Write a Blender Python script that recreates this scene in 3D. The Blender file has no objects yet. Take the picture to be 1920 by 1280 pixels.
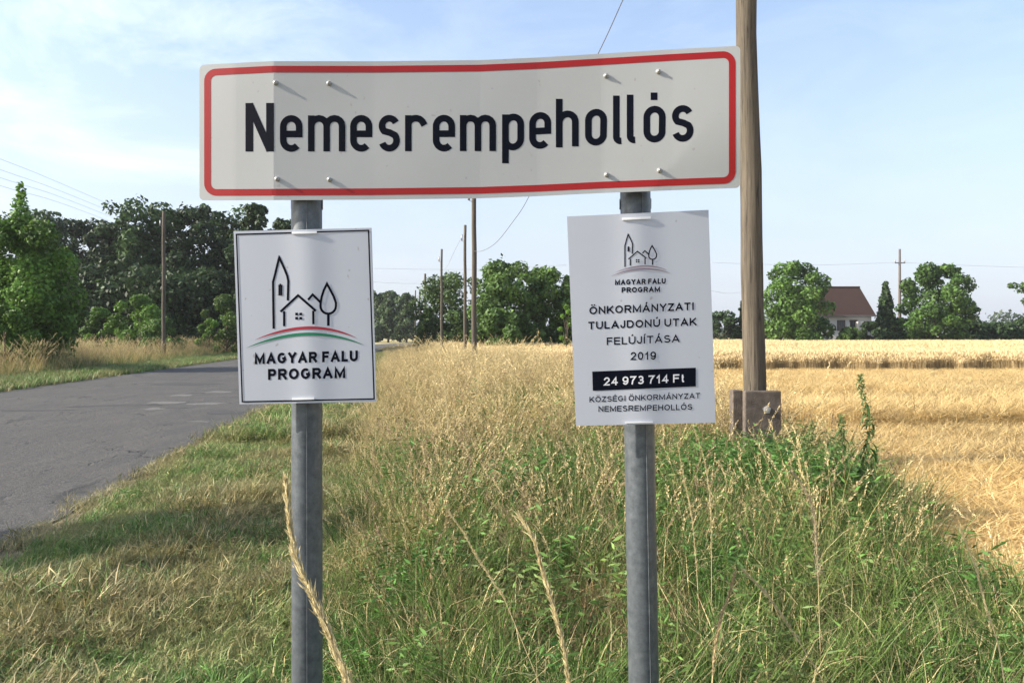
import bpy, math, random
import numpy as np
from mathutils import Vector, Matrix
PI = math.pi
SC = bpy.context.scene
COL = SC.collection

# ------------------------------------------------------------------ camera, sky, sun, exposure
F = 1400.0            # focal length in photo pixels (1920 wide)
EYE = 1.6
HOR = 628.0
cd = bpy.data.cameras.new('camera'); cam = bpy.data.objects.new('camera', cd); COL.objects.link(cam)
cam.location = (0, 0, EYE); cam.rotation_euler = (PI/2, 0, 0)
cd.sensor_width = 36; cd.lens = 36*F/1920; cd.shift_y = -(640-HOR)/1920
cd.clip_start = 0.05; cd.clip_end = 6000
SC.camera = cam
SUN_EL, SUN_FRONT = math.radians(28), math.radians(8)
SUN_STRENGTH, SKY_STRENGTH, EXPOSURE = 4.4, 0.15, 1.12
to_sun = Vector((-math.cos(SUN_EL)*math.cos(SUN_FRONT), -math.cos(SUN_EL)*math.sin(SUN_FRONT), math.sin(SUN_EL)))
sd = bpy.data.lights.new('sun', 'SUN'); sd.energy = SUN_STRENGTH; sd.angle = math.radians(0.6); sd.color = (1, .93, .82)
so = bpy.data.objects.new('sun', sd); COL.objects.link(so)
so.rotation_euler = to_sun.to_track_quat('Z', 'Y').to_euler(); so.location = (-20, 0, 30)
w = bpy.data.worlds.new('World'); SC.world = w; w.use_nodes = True
nt = w.node_tree; nt.nodes.clear()
wo = nt.nodes.new('ShaderNodeOutputWorld'); bg = nt.nodes.new('ShaderNodeBackground'); sky = nt.nodes.new('ShaderNodeTexSky')
sky.sky_type = 'NISHITA'; sky.sun_disc = False; sky.sun_elevation = SUN_EL
sky.sun_rotation = math.atan2(to_sun.x, to_sun.y)
sky.altitude = 100; sky.air_density = 1.0; sky.dust_density = 2.5; sky.ozone_density = 1.6
# thin cirrus: brightens the sky a little in wisps
tc = nt.nodes.new('ShaderNodeTexCoord'); mp = nt.nodes.new('ShaderNodeMapping'); mp.inputs['Scale'].default_value = (1.6, 1.6, 4.2)
nz = nt.nodes.new('ShaderNodeTexNoise'); nz.inputs['Scale'].default_value = 2.9; nz.inputs['Detail'].default_value = 9; nz.inputs['Roughness'].default_value = .62; nz.inputs['Distortion'].default_value = .5
cr = nt.nodes.new('ShaderNodeValToRGB'); cr.color_ramp.elements[0].position = .44; cr.color_ramp.elements[1].position = .72
cr.color_ramp.elements[1].color = (.40, .40, .40, 1)
mx = nt.nodes.new('ShaderNodeMix'); mx.data_type = 'RGBA'; mx.inputs['B'].default_value = (7.0, 7.2, 7.6, 1)
bg.inputs['Strength'].default_value = SKY_STRENGTH
L = nt.links.new
L(tc.outputs['Generated'], mp.inputs['Vector']); L(mp.outputs[0], nz.inputs['Vector']); L(nz.outputs[0], cr.inputs[0])

sc_ = nt.nodes.new('ShaderNodeSeparateXYZ'); L(tc.outputs['Generated'], sc_.inputs[0])
cm = nt.nodes.new('ShaderNodeMapRange'); L(sc_.outputs['X'], cm.inputs['Value']); cm.inputs['From Min'].default_value = -.10; cm.inputs['From Max'].default_value = -.45; cm.inputs['To Min'].default_value = .18; cm.inputs['To Max'].default_value = 1.0
cf = nt.nodes.new('ShaderNodeMath'); cf.operation = 'MULTIPLY'; L(cr.outputs[0], cf.inputs[0]); L(cm.outputs[0], cf.inputs[1]); L(cf.outputs[0], mx.inputs['Factor']); L(sky.outputs[0], mx.inputs['A']); 
sx = nt.nodes.new('ShaderNodeSeparateXYZ'); L(tc.outputs['Generated'], sx.inputs[0])
ab = nt.nodes.new('ShaderNodeMath'); ab.operation = 'ABSOLUTE'; L(sx.outputs['Z'], ab.inputs[0])
hr = nt.nodes.new('ShaderNodeValToRGB'); L(ab.outputs[0], hr.inputs[0])      # pale summer haze towards the horizon, the same all round
hr.color_ramp.interpolation = 'B_SPLINE'
hr.color_ramp.elements[0].position = 0; hr.color_ramp.elements[0].color = (.92, .92, .92, 1); hr.color_ramp.elements[1].position = .50; hr.color_ramp.elements[1].color = (0, 0, 0, 1)
q = hr.color_ramp.elements.new(.22); q.color = (.50, .50, .50, 1)
hm = nt.nodes.new('ShaderNodeMix'); hm.data_type = 'RGBA'; hm.inputs['B'].default_value = (2.30, 2.45, 2.84, 1)
L(hr.outputs[0], hm.inputs['Factor']); L(mx.outputs['Result'], hm.inputs['A']); L(hm.outputs['Result'], bg.inputs['Color']); L(bg.outputs[0], wo.inputs[0])
SC.view_settings.view_transform = 'Standard'; SC.view_settings.look = 'None'
SC.view_settings.exposure = EXPOSURE; SC.view_settings.gamma = 1; SC.view_settings.use_curve_mapping = False
SC.cycles.max_bounces = 4; SC.cycles.diffuse_bounces = 3; SC.cycles.glossy_bounces = 2; SC.cycles.transmission_bounces = 2

# ------------------------------------------------------------------ helpers
def P(px, py, d):
    return Vector(((px-960)/F*d, d, EYE+(HOR-py)/F*d))

def tag(o, label=None, cat=None, group=None, kind=None):
    if label: o['label'] = label
    if cat: o['category'] = cat
    if group: o['group'] = group
    if kind: o['kind'] = kind
    return o

def empty(name, loc=(0, 0, 0), rz=0):
    o = bpy.data.objects.new(name, None); COL.objects.link(o); o.location = loc; o.rotation_euler = (0, 0, rz)
    o.empty_display_size = .1
    return o

def mesh(name, V, Fc, mat=None, cols=None, smooth=False):
    me = bpy.data.meshes.new(name)
    if isinstance(Fc, np.ndarray):
        V = np.asarray(V, np.float32); nf, k = Fc.shape
        me.vertices.add(len(V)); me.vertices.foreach_set('co', V.ravel())
        me.loops.add(nf*k); me.loops.foreach_set('vertex_index', Fc.astype(np.int32).ravel())
        me.polygons.add(nf); me.polygons.foreach_set('loop_start', np.arange(0, nf*k, k, dtype=np.int32))
        me.update(calc_edges=True)
    else:
        me.from_pydata([tuple(v) for v in V], [], [tuple(f) for f in Fc])
    if cols is not None:
        a = me.attributes.new('col', 'FLOAT_COLOR', 'POINT')
        c = np.ones((len(me.vertices), 4), np.float32); c[:, :3] = cols
        a.data.foreach_set('color', c.ravel())
    if smooth: me.polygons.foreach_set('use_smooth', np.ones(len(me.polygons), bool))
    if mat: me.materials.append(mat)
    return me

def obj(name, me, parent=None):
    o = bpy.data.objects.new(name, me); COL.objects.link(o)
    if parent: o.parent = parent
    return o

class MB:
    def __init__(s): s.v = []; s.f = []
    def add(s, V, Fc):
        n = len(s.v); s.v += [tuple(v) for v in V]; s.f += [tuple(i+n for i in f) for f in Fc]
    def box(s, lo, hi, rz=0, c=None):
        x0, y0, z0 = lo; x1, y1, z1 = hi
        V = [(x, y, z) for z in (z0, z1) for y in (y0, y1) for x in (x0, x1)]
        if rz:
            cx, cy = c or ((x0+x1)/2, (y0+y1)/2); ca, sa = math.cos(rz), math.sin(rz)
            V = [(cx+(x-cx)*ca-(y-cy)*sa, cy+(x-cx)*sa+(y-cy)*ca, z) for x, y, z in V]
        s.add(V, [(0, 2, 3, 1), (4, 5, 7, 6), (0, 1, 5, 4), (2, 6, 7, 3), (0, 4, 6, 2), (1, 3, 7, 5)])
    def tube(s, pts, rad, n=10, cap=True):
        pts = [Vector(p) for p in pts]
        rad = rad if isinstance(rad, (list, tuple)) else [rad]*len(pts)
        V = []; Fc = []; up = None
        for i, p in enumerate(pts):
            t = (pts[min(i+1, len(pts)-1)]-pts[max(i-1, 0)]).normalized()
            if up is None: up = Vector((0, 1, 0)) if abs(t.y) < .9 else Vector((1, 0, 0))
            a = t.cross(up).normalized(); b = a.cross(t).normalized(); up = b
            for k in range(n):
                q = 2*PI*k/n; V.append(p+(a*math.cos(q)+b*math.sin(q))*rad[i])
        for i in range(len(pts)-1):
            for k in range(n):
                k2 = (k+1) % n; Fc.append((i*n+k, i*n+k2, (i+1)*n+k2, (i+1)*n+k))
        if cap: Fc.append(tuple(range(n))[::-1]); Fc.append(tuple((len(pts)-1)*n+k for k in range(n)))
        s.add(V, Fc)
    def build(s, name, mat, parent=None, smooth=False, cols=None):
        me = mesh(name, s.v, s.f, mat, cols, smooth)
        bm_fix(me)
        return obj(name, me, parent)

def bm_fix(me):
    import bmesh
    b = bmesh.new(); b.from_mesh(me); bmesh.ops.recalc_face_normals(b, faces=b.faces); b.to_mesh(me); b.free()

# ------------------------------------------------------------------ materials
def N(nt, typ, **kw):
    n = nt.nodes.new(typ)
    for k, v in kw.items(): setattr(n, k, v)
    return n

def new_mat(name, rough=.6, spec=.4, metal=0):
    m = bpy.data.materials.new(name); m.use_nodes = True
    b = m.node_tree.nodes['Principled BSDF']
    b.inputs['Roughness'].default_value = rough; b.inputs['Specular IOR Level'].default_value = spec
    b.inputs['Metallic'].default_value = metal
    return m, m.node_tree, b

def noise(nt, scale, detail=4, rough=.55, vec=None, sc3=None, dist=0):
    n = N(nt, 'ShaderNodeTexNoise'); n.inputs['Scale'].default_value = scale; n.inputs['Detail'].default_value = detail
    n.inputs['Roughness'].default_value = rough; n.inputs['Distortion'].default_value = dist
    if vec is None:
        g = N(nt, 'ShaderNodeNewGeometry'); vec = g.outputs['Position']
    if sc3:
        mp = N(nt, 'ShaderNodeMapping'); mp.inputs['Scale'].default_value = sc3; nt.links.new(vec, mp.inputs['Vector']); vec = mp.outputs[0]
    nt.links.new(vec, n.inputs['Vector'])
    return n.outputs[0]

def ramp(nt, fac, stops):
    r = N(nt, 'ShaderNodeValToRGB'); e = r.color_ramp.elements
    while len(e) < len(stops): e.new(.5)
    for i, (p, c) in enumerate(stops):
        e[i].position = p; e[i].color = (*c, 1) if len(c) == 3 else c
    nt.links.new(fac, r.inputs[0]); return r.outputs[0]

def mixc(nt, fac, a, b, mode='MIX'):
    m = N(nt, 'ShaderNodeMix', data_type='RGBA', blend_type=mode)
    for s, v in (('Factor', fac), ('A', a), ('B', b)):
        if isinstance(v, (int, float)): m.inputs[s].default_value = v
        elif isinstance(v, tuple): m.inputs[s].default_value = (*v, 1)
        else: nt.links.new(v, m.inputs[s])
    return m.outputs['Result']

def math_(nt, op, a, b=0.0, clamp=False):
    m = N(nt, 'ShaderNodeMath', operation=op); m.use_clamp = clamp
    for i, v in enumerate((a, b)):
        if isinstance(v, (int, float)): m.inputs[i].default_value = v
        else: nt.links.new(v, m.inputs[i])
    return m.outputs[0]

def bump(nt, b, h, strength=.4, dist=.02):
    n = N(nt, 'ShaderNodeBump'); n.inputs['Strength'].default_value = strength; n.inputs['Distance'].default_value = dist
    nt.links.new(h, n.inputs['Height']); nt.links.new(n.outputs[0], b.inputs['Normal'])

def G(v): return (v, v, v)

def plant_mat(name, trans=.35, patch=None, patch_scale=.6, rough=.55, tint=None, rnd=.35, spec=.25, pmix=.6):
    """vertex colour x per-copy random, optional drift to a second colour in patches; thin leaf that lets light through"""
    m, nt, b = new_mat(name, rough, spec)
    a = N(nt, 'ShaderNodeAttribute', attribute_name='col'); c = a.outputs['Color']
    if patch:
        n = noise(nt, patch_scale, 3, .6)
        f = ramp(nt, n, [(.42, G(0)), (.60, G(1))])
        c = mixc(nt, f, c, mixc(nt, pmix, c, patch))
    oi = N(nt, 'ShaderNodeObjectInfo')
    v = math_(nt, 'ADD', math_(nt, 'MULTIPLY', oi.outputs['Random'], rnd), 1-rnd*.5)
    vv = N(nt, 'ShaderNodeVectorMath', operation='SCALE'); nt.links.new(c, vv.inputs[0]); nt.links.new(v, vv.inputs['Scale'])
    c = vv.outputs[0]
    nt.links.new(c, b.inputs['Base Color'])
    t = N(nt, 'ShaderNodeBsdfTranslucent'); nt.links.new(c, t.inputs['Color'])
    ms = N(nt, 'ShaderNodeMixShader'); ms.inputs[0].default_value = trans
    out = nt.nodes['Material Output']
    nt.links.new(b.outputs[0], ms.inputs[1]); nt.links.new(t.outputs[0], ms.inputs[2]); nt.links.new(ms.outputs[0], out.inputs['Surface'])
    return m

def simple(name, col, rough=.6, spec=.4, metal=0, var=.12, scale=8, bmp=0, sc3=None):
    m, nt, b = new_mat(name, rough, spec, metal)
    n = noise(nt, scale, 5, sc3=sc3)
    c = mixc(nt, n, tuple(x*(1-var) for x in col), tuple(min(1, x*(1+var)) for x in col))
    nt.links.new(c, b.inputs['Base Color'])
    if bmp: bump(nt, b, n, bmp, .01)
    return m

M = {}
M['leaf'] = plant_mat('leaf', .3, rnd=0)
M['tall_grass'] = plant_mat('tall_grass', .22, patch=(.34, .28, .11), patch_scale=1.3, rnd=.6, pmix=.22)
M['mown_grass'] = plant_mat('mown_grass', .2, patch=(.33, .29, .13), patch_scale=1.6, rnd=.6)
M['straw'] = plant_mat('straw', .3, patch=(.72, .53, .23), patch_scale=.35, rnd=.35)
M['wheat'] = plant_mat('wheat', .25, rnd=.3)
M['weed'] = plant_mat('weed', .3, rnd=.2)
M['text'] = simple('sign_ink', (.004, .005, .011), .6, .06, var=.2)
M['white_text'] = simple('white_ink', (.68, .68, .7), .4)
M['red'] = simple('red_ink', (.30, .010, .010), .4, .3, var=.12, scale=5)
M['logo_red'] = simple('emblem_red', (.32, .02, .035), .4)
M['logo_green'] = simple('emblem_green', (.01, .16, .08), .4)
M['logo_faded'] = simple('faded_rose_ink', (.22, .16, .2), .4)
M['bolt'] = simple('bolt_zinc', (.36, .36, .35), .45, .5, .3)
M['strap'] = simple('strap_plastic', (.78, .79, .8), .35)

def sign_mat(name, col, dirt=.35, rough=.33):
    m, nt, b = new_mat(name, rough, .5)
    n1 = noise(nt, 3.2, 6, .65); n2 = noise(nt, 150, 2, .5); n3 = noise(nt, 45, 3, .5)
    c = mixc(nt, ramp(nt, n1, [(.35, G(0)), (.75, G(dirt))]), col, tuple(x*.78 for x in col))
    sp = ramp(nt, n3, [(.70, G(0)), (.74, G(.7))])
    c = mixc(nt, sp, c, (.28, .27, .26))
    nt.links.new(c, b.inputs['Base Color'])
    nt.links.new(ramp(nt, n1, [(.3, G(rough)), (.8, G(rough+.2))]), b.inputs['Roughness'])
    bump(nt, b, n2, .06, .001)
    return m
M['sign_white'] = sign_mat('sign_white', (.375, .38, .37))
M['poster_white'] = sign_mat('poster_white', (.45, .47, .515), .2, .35)

def galv():
    m, nt, b = new_mat('galvanised_steel', .5, .45, .35)
    n = noise(nt, 38, 5, .75); n2 = noise(nt, 5, 5, .7, sc3=(6, 6, .5))
    c = mixc(nt, ramp(nt, n, [(.35, G(0)), (.65, G(1))]), (.078, .090, .100), (.145, .162, .175)); c = mixc(nt, ramp(nt, n2, [(.4, G(0)), (.75, G(.6))]), c, (.06, .068, .075))
    nt.links.new(c, b.inputs['Base Color']); nt.links.new(ramp(nt, n2, [(.3, G(.36)), (.7, G(.55))]), b.inputs['Roughness'])
    return m
M['steel'] = galv()

def wood(name, a, bcol, seam):
    m, nt, b = new_mat(name, .85, .2)
    g = N(nt, 'ShaderNodeTexCoord').outputs['Object']
    n = noise(nt, 14, 7, .65, g, (2.2, 2.2, .10), .4); n2 = noise(nt, 22, 8, .75, g, (2.4, 2.4, .06), .8); n3 = noise(nt, 1.5, 3, .5, g, (1, 1, .4))
    c = mixc(nt, ramp(nt, n, [(.3, G(0)), (.7, G(1))]), a, bcol)
    c = mixc(nt, ramp(nt, n3, [(.4, G(0)), (.7, G(.35))]), c, tuple(q*.8 for q in bcol))
    cr = ramp(nt, n2, [(.36, G(1)), (.45, G(0))])
    c = mixc(nt, cr, c, seam)
    nt.links.new(c, b.inputs['Base Color']); bump(nt, b, n2, .7, .012)
    return m
M['pole_wood'] = wood('weathered_pole_wood', (.045, .038, .031), (.165, .137, .10), (.018, .015, .012))
M['dark_wood'] = wood('old_dark_pole_wood', (.06, .05, .04), (.135, .115, .09), (.02, .017, .013))
M['bark'] = wood('bark', (.06, .05, .035), (.13, .10, .075), (.02, .018, .012))
M['wire'] = simple('wire_aluminium', (.16, .16, .165), .5, .4, .3)
M['wire_thin'] = simple('wire_pale', (.42, .44, .48), .5, .4, .3)

def concrete(name, a, b_, s=9):
    m, nt, b = new_mat(name, .9, .2)
    n = noise(nt, s, 8, .7); n2 = noise(nt, 70, 3, .6)
    c = mixc(nt, ramp(nt, n, [(.3, G(0)), (.7, G(1))]), a, b_); c = mixc(nt, ramp(nt, n2, [(.55, G(0)), (.75, G(.5))]), c, (.08, .075, .07))
    nt.links.new(c, b.inputs['Base Color']); bump(nt, b, n2, .6, .01)
    return m
M['concrete'] = concrete('weathered_concrete', (.07, .056, .046), (.165, .135, .11))

def road_mat():
    m, nt, b = new_mat('old_asphalt', .88, .25)
    big = noise(nt, .35, 5, .6); mid = noise(nt, 2.2, 6, .65, sc3=(1.6, .35, 1)); fine = noise(nt, 90, 3, .7); agg = noise(nt, 28, 4, .7)
    c = mixc(nt, big, (.040, .036, .031), (.108, .099, .086))
    c = mixc(nt, ramp(nt, mid, [(.38, G(0)), (.62, G(.6))]), c, (.042, .041, .040))
    c = mixc(nt, ramp(nt, fine, [(.45, G(0)), (.70, G(.75))]), c, (.21, .205, .195))
    c = mixc(nt, ramp(nt, agg, [(.60, G(0)), (.78, G(.5))]), c, (.04, .04, .042))
    vo = N(nt, 'ShaderNodeTexVoronoi', feature='DISTANCE_TO_EDGE'); vo.inputs['Scale'].default_value = .8
    g = N(nt, 'ShaderNodeNewGeometry'); wn = N(nt, 'ShaderNodeTexNoise'); wn.inputs['Scale'].default_value = 2.5; wn.inputs['Detail'].default_value = 6
    nt.links.new(g.outputs['Position'], wn.inputs['Vector'])
    ad = N(nt, 'ShaderNodeVectorMath', operation='MULTIPLY_ADD'); nt.links.new(wn.outputs['Color'], ad.inputs[0]); ad.inputs[1].default_value = (.9, .9, 0); nt.links.new(g.outputs['Position'], ad.inputs[2])
    nt.links.new(ad.outputs[0], vo.inputs['Vector'])
    ck = ramp(nt, vo.outputs['Distance'], [(.0, G(1)), (.022, G(0))])
    ck = math_(nt, 'MULTIPLY', ck, ramp(nt, big, [(.45, G(0)), (.6, G(.8))]))
    c = mixc(nt, ck, c, (.03, .03, .03))
    nt.links.new(c, b.inputs['Base Color'])
    h = math_(nt, 'ADD', fine, math_(nt, 'MULTIPLY', ck, -2.0)); h2 = math_(nt, 'ADD', h, math_(nt, 'MULTIPLY', noise(nt, 9, 6, .7), 2.2)); bump(nt, b, h2, .9, .018)
    return m
M['road'] = road_mat()

def soil(name, a, b_, c_, scale=3.0):
    m, nt, b = new_mat(name, .95, .1)
    n = noise(nt, scale, 8, .7); n2 = noise(nt, .25, 4, .6); n3 = noise(nt, 60, 4, .7)
    c = mixc(nt, ramp(nt, n, [(.35, G(0)), (.65, G(1))]), a, b_); c = mixc(nt, ramp(nt, n2, [(.4, G(0)), (.65, G(.8))]), c, c_)
    c = mixc(nt, ramp(nt, n3, [(.35, G(.55)), (.6, G(0))]), c, tuple(x*.35 for x in a))
    nt.links.new(c, b.inputs['Base Color']); bump(nt, b, n3, .9, .03)
    return m
M['ground'] = soil('dry_farmland', (.45, .36, .18), (.52, .42, .22), (.30, .31, .12), .5)
M['verge'] = soil('verge_earth', (.13, .10, .055), (.19, .155, .08), (.11, .12, .045))
M['gravel'] = soil('roadside_grit', (.30, .245, .17), (.40, .34, .25), (.22, .19, .11), 8)
M['stubble_soil'] = soil('straw_littered_soil', (.55, .38, .14), (.70, .52, .22), (.48, .30, .10), 6)
M['wheat_top'] = soil('wheat_canopy', (.54, .42, .22), (.64, .51, .28), (.58, .44, .22), 1.4)
M['far_wood'] = soil('far_foliage', (.03, .05, .028), (.06, .085, .04), (.045, .07, .04), .6)
M['house_wall'] = simple('white_render', (.72, .69, .64), .9, .2, var=.05, scale=2)
M['roof'] = simple('brown_red_roof', (.045, .026, .02), .8, .2, var=.2, scale=1.5)
M['glass'] = simple('window_glass', (.04, .045, .05), .1, .6)
M['brown_wood'] = simple('brown_window_wood', (.10, .05, .03), .6)

# ------------------------------------------------------------------ plan of the verge
def roadR(y): return -3.02-.145*y
def roadL(y): return -11.4-.135*y
def tallL(y): return -.42-.168*y
FY = [0, 5, 8, 12, 20, 31, 40, 60, 100]; FX = [2.75, 2.8, 3.65, 3.35, 2.1, .6, -1.0, -4.8, -12]
def fieldL(y): return np.interp(y, FY, FX)+.16*np.sin(np.asarray(y)*2.3)+.10*np.sin(np.asarray(y)*5.3+1)

def sheet(name, ys, left, right, z, mat, nx=6, wob=0, seed=0, relief=0, kind='structure'):
    rg = random.Random(seed); V = []; Fc = []
    for j, y in enumerate(ys):
        l = left(y)+rg.uniform(-wob, wob); r = right(y)+rg.uniform(-wob, wob)
        for i in range(nx+1):
            t = i/nx; x = l+(r-l)*t
            zz = z if not relief else z+relief*.5*(math.sin(x*1.3+y*.7)+math.sin(y*.9-x*2.1))*(0 if i in (0, nx) else 1)
            V.append((x, y, zz))
    n = nx+1
    for j in range(len(ys)-1):
        for i in range(nx): Fc.append((j*n+i, j*n+i+1, (j+1)*n+i+1, (j+1)*n+i))
    o = obj(name, mesh(name, V, Fc, mat)); tag(o, kind=kind); return o

def ylist(a, b, s0, g=1.04):
    out = [a]; s = s0
    while out[-1] < b: out.append(out[-1]+s); s *= g
    return out
S = 3500
obj('ground', mesh('ground', [(-S, -S, -.012), (S, -S, -.012), (S, S, -.012), (-S, S, -.012)], [(0, 1, 2, 3)], M['ground']))['kind'] = 'structure'
sheet('verge_soil', ylist(-4, 95, 1), lambda y: roadR(y)-.3, lambda y: fieldL(max(y, 0))+.3, -.004, M['verge'], 3)
sheet('far_verge_soil', ylist(-4, 95, 1), lambda y: -75, lambda y: roadL(y)+.3, -.004, M['verge'], 3)
sheet('stubble_ground', ylist(-4, 34, 1), lambda y: fieldL(max(y, 0)), lambda y: 60, .0, M['stubble_soil'], 8)
rd = sheet('road', ylist(-6, 84, .09, 1.012), roadL, roadR, .016, M['road'], 40, .075, 5, .014)
sheet('roadside_grit', ylist(-5, 84, .25, 1.01), lambda y: roadR(y)-.25, lambda y: roadR(y)+.42, .004, M['gravel'], 3, .14, 2)
g2 = sheet('far_roadside_grit', ylist(-5, 84, .25, 1.01), lambda y: roadL(y)-.75, lambda y: roadL(y)+.3, .004, M['gravel'], 3, .16, 3)
# the road beyond the bend
V = []; 
cl = [(-19.2, 84), (-20.3, 92), (-20.8, 102), (-20.6, 115), (-19.0, 135), (-15, 165), (-8, 200)]
hw = 3.9
for i, (x, y) in enumerate(cl):
    V += [(x-hw, y, .016), (x+hw, y, .016)]
V[0] = (roadL(84), 83.9, .016); V[1] = (roadR(84), 83.9, .016)
o = obj('road_bend', mesh('road_bend', V, [(2*i, 2*i+1, 2*i+3, 2*i+2) for i in range(len(cl)-1)], M['road'])); tag(o, kind='structure')
# worn pale patches in the asphalt: thin sheets of their own irregular outline
pm = simple('worn_pale_asphalt', (.125, .12, .11), .9, .2, var=.45, scale=14)
dm = simple('dark_patched_asphalt', (.062, .06, .058), .9, .2, var=.3, scale=20)
rg = random.Random(4)
for (px, py, wx, wy, mt) in [(322, 757, .55, .5, pm), (385, 758, .45, .35, pm), (292, 768, .3, .25, pm), (372, 792, .34, .12, pm), (410, 735, .5, .5, pm), (345, 742, .3, .5, pm),
                             (200, 762, 1.2, .35, dm), (420, 775, .7, .5, dm), (60, 770, 1.1, .25, dm), (330, 720, 1.6, .9, dm)]:
    d = EYE*F/(py-HOR); c = P(px, py, d); rz_ = lambda X, Y: .0195+.007*(math.sin(X*1.3+Y*.7)+math.sin(Y*.9-X*2.1)); V = [(c.x, c.y, rz_(c.x, c.y))]
    for k in range(14):
        a = 2*PI*k/14; q = rg.uniform(.45, 1.15); X_, Y_ = c.x+wx*q*math.cos(a), c.y+wy*q*math.sin(a); V.append((X_, Y_, rz_(X_, Y_)))
    o = obj('road_patch', mesh('road_patch', V, [(0, 1+k, 1+(k+1) % 14) for k in range(14)], mt)); tag(o, kind='structure')

# ------------------------------------------------------------------ plants as ribbons
rs = np.random.RandomState(11)
class Rib:
    """collects tapered ribbons (blades), diamonds (leaves, seeds)"""
    def __init__(s): s.V = []; s.T = []; s.C = []; s.n = 0
    def blade(s, base, az, h, width, lean, curl, col, segs=4, lean_az=None, col2=None):
        la = az if lean_az is None else lean_az
        sx, sy = -math.sin(az), math.cos(az)
        pts = []; p = np.array(base, float); th = lean
        st = h/segs
        for i in range(segs+1):
            ww = width*.5*(1-(i/segs)**1.6)
            pts.append((p.copy(), ww, i/segs))
            p = p+np.array((math.cos(la)*math.sin(th)*st, math.sin(la)*math.sin(th)*st, math.cos(th)*st)); th += curl/segs
        c1 = np.array(col); c2 = np.array(col2) if col2 is not None else c1
        b0 = s.n
        for i, (q, ww, t) in enumerate(pts):
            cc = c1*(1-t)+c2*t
            if i < segs:
                s.V += [q-np.array((sx, sy, 0))*ww, q+np.array((sx, sy, 0))*ww]; s.C += [cc, cc]; s.n += 2
            else:
                s.V.append(q); s.C.append(cc); s.n += 1
        for i in range(segs-1):
            a = b0+2*i; s.T += [(a, a+1, a+3), (a, a+3, a+2)]
        a = b0+2*(segs-1); s.T.append((a, a+1, a+2))
        return [q for q, _, _ in pts], th
    def flake(s, p, d, ln, wd, col):
        d = np.array(d, float); d /= np.linalg.norm(d)+1e-9
        r = rs.randn(3); sd_ = np.cross(d, r); sd_ /= np.linalg.norm(sd_)+1e-9
        p = np.array(p); m = p+d*ln*.45
        s.V += [p, m+sd_*wd*.5, p+d*ln, m-sd_*wd*.5]; s.C += [np.array(col)]*4; b = s.n; s.n += 4
        s.T += [(b, b+1, b+2), (b, b+2, b+3)]
    def stalk(s, base, az, h, lean, curl, col, head=.12, nh=22, width=.0028, hw=.014, hcol=None, fl=.02):
        pts, th = s.blade(base, az, h, width, lean, curl, col, 5)
        s.blade(base, az+PI/2, h, width, lean, curl, col, 5, lean_az=az)
        P_ = np.array(pts); hc = np.array(hcol if hcol is not None else col)
        seg = np.linalg.norm(P_[-1]-P_[-2]); dirn = (P_[-1]-P_[-2])/seg
        for k in range(nh):
            t = k/nh
            tt = (1-head/h*(1-t))*5; i0 = min(4, int(tt)); q = P_[i0]+(P_[i0+1]-P_[i0])*(tt-i0)
            spread = hw*(math.sin(PI*(.12+.85*t)))
            o_ = rs.randn(3)*spread*.45
            s.flake(q+o_, dirn+rs.randn(3)*.35, fl*(.7+.6*rs.rand()), fl*.3, hc*(.8+.4*rs.rand()))
    def arr(s): return np.array(s.V, np.float32), np.array(s.T, np.int32), np.clip(np.array(s.C, np.float32), 0, 1)

def U(a, b): return rs.uniform(a, b)
WIND = PI*.93      # stalks lean to the left of the picture

def tuft_green(n=34, h=(.25, .55), r=.11, dry=.14, w=.0085):
    t = Rib()
    for _ in range(n):
        a = U(0, 2*PI); q = r*math.sqrt(rs.rand()); az = U(0, 2*PI)
        if rs.rand() < dry: c = np.array((.54, .44, .22))*U(.5, 1.2); c2 = c*1.1
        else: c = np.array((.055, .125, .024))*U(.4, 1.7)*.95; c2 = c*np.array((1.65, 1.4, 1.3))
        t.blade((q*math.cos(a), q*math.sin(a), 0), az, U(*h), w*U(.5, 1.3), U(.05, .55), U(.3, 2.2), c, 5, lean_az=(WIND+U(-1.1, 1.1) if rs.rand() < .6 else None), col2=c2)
    return t.arr()
def tuft_leafy():
    t = Rib()
    for _ in range(9):
        bx, by = U(-.12, .12), U(-.12, .12); h = U(.3, .6); la = U(0, 2*PI); ln = U(0, .25)
        c = np.array((.055, .125, .025))*U(.7, 1.3)
        pts, _t = t.blade((bx, by, 0), la, h, .005, ln, .2, c*.8, 4)
        for k in range(11):
            q = .15+.85*k/11; i0 = min(3, int(q*4)); p = pts[i0]+(pts[i0+1]-pts[i0])*(q*4-i0); a = U(0, 2*PI)
            t.flake(p, (math.cos(a), math.sin(a), U(-.5, .5)), U(.045, .09), U(.011, .020), c*U(.8, 1.9))
    return t.arr()
def tuft_dead():
    t = Rib()
    for _ in range(46):
        a = U(0, 2*PI); q = .16*math.sqrt(rs.rand()); c = np.array((.22, .145, .075))*U(.5, 1.5) if rs.rand() < .75 else np.array((.46, .36, .18))*U(.7, 1.2)
        t.blade((q*math.cos(a), q*math.sin(a), U(0, .15)), U(0, 2*PI), U(.12, .34), .006*U(.5, 1.4), U(.5, 1.4), U(-.8, 2.2), c, 5)
    return t.arr()
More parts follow.
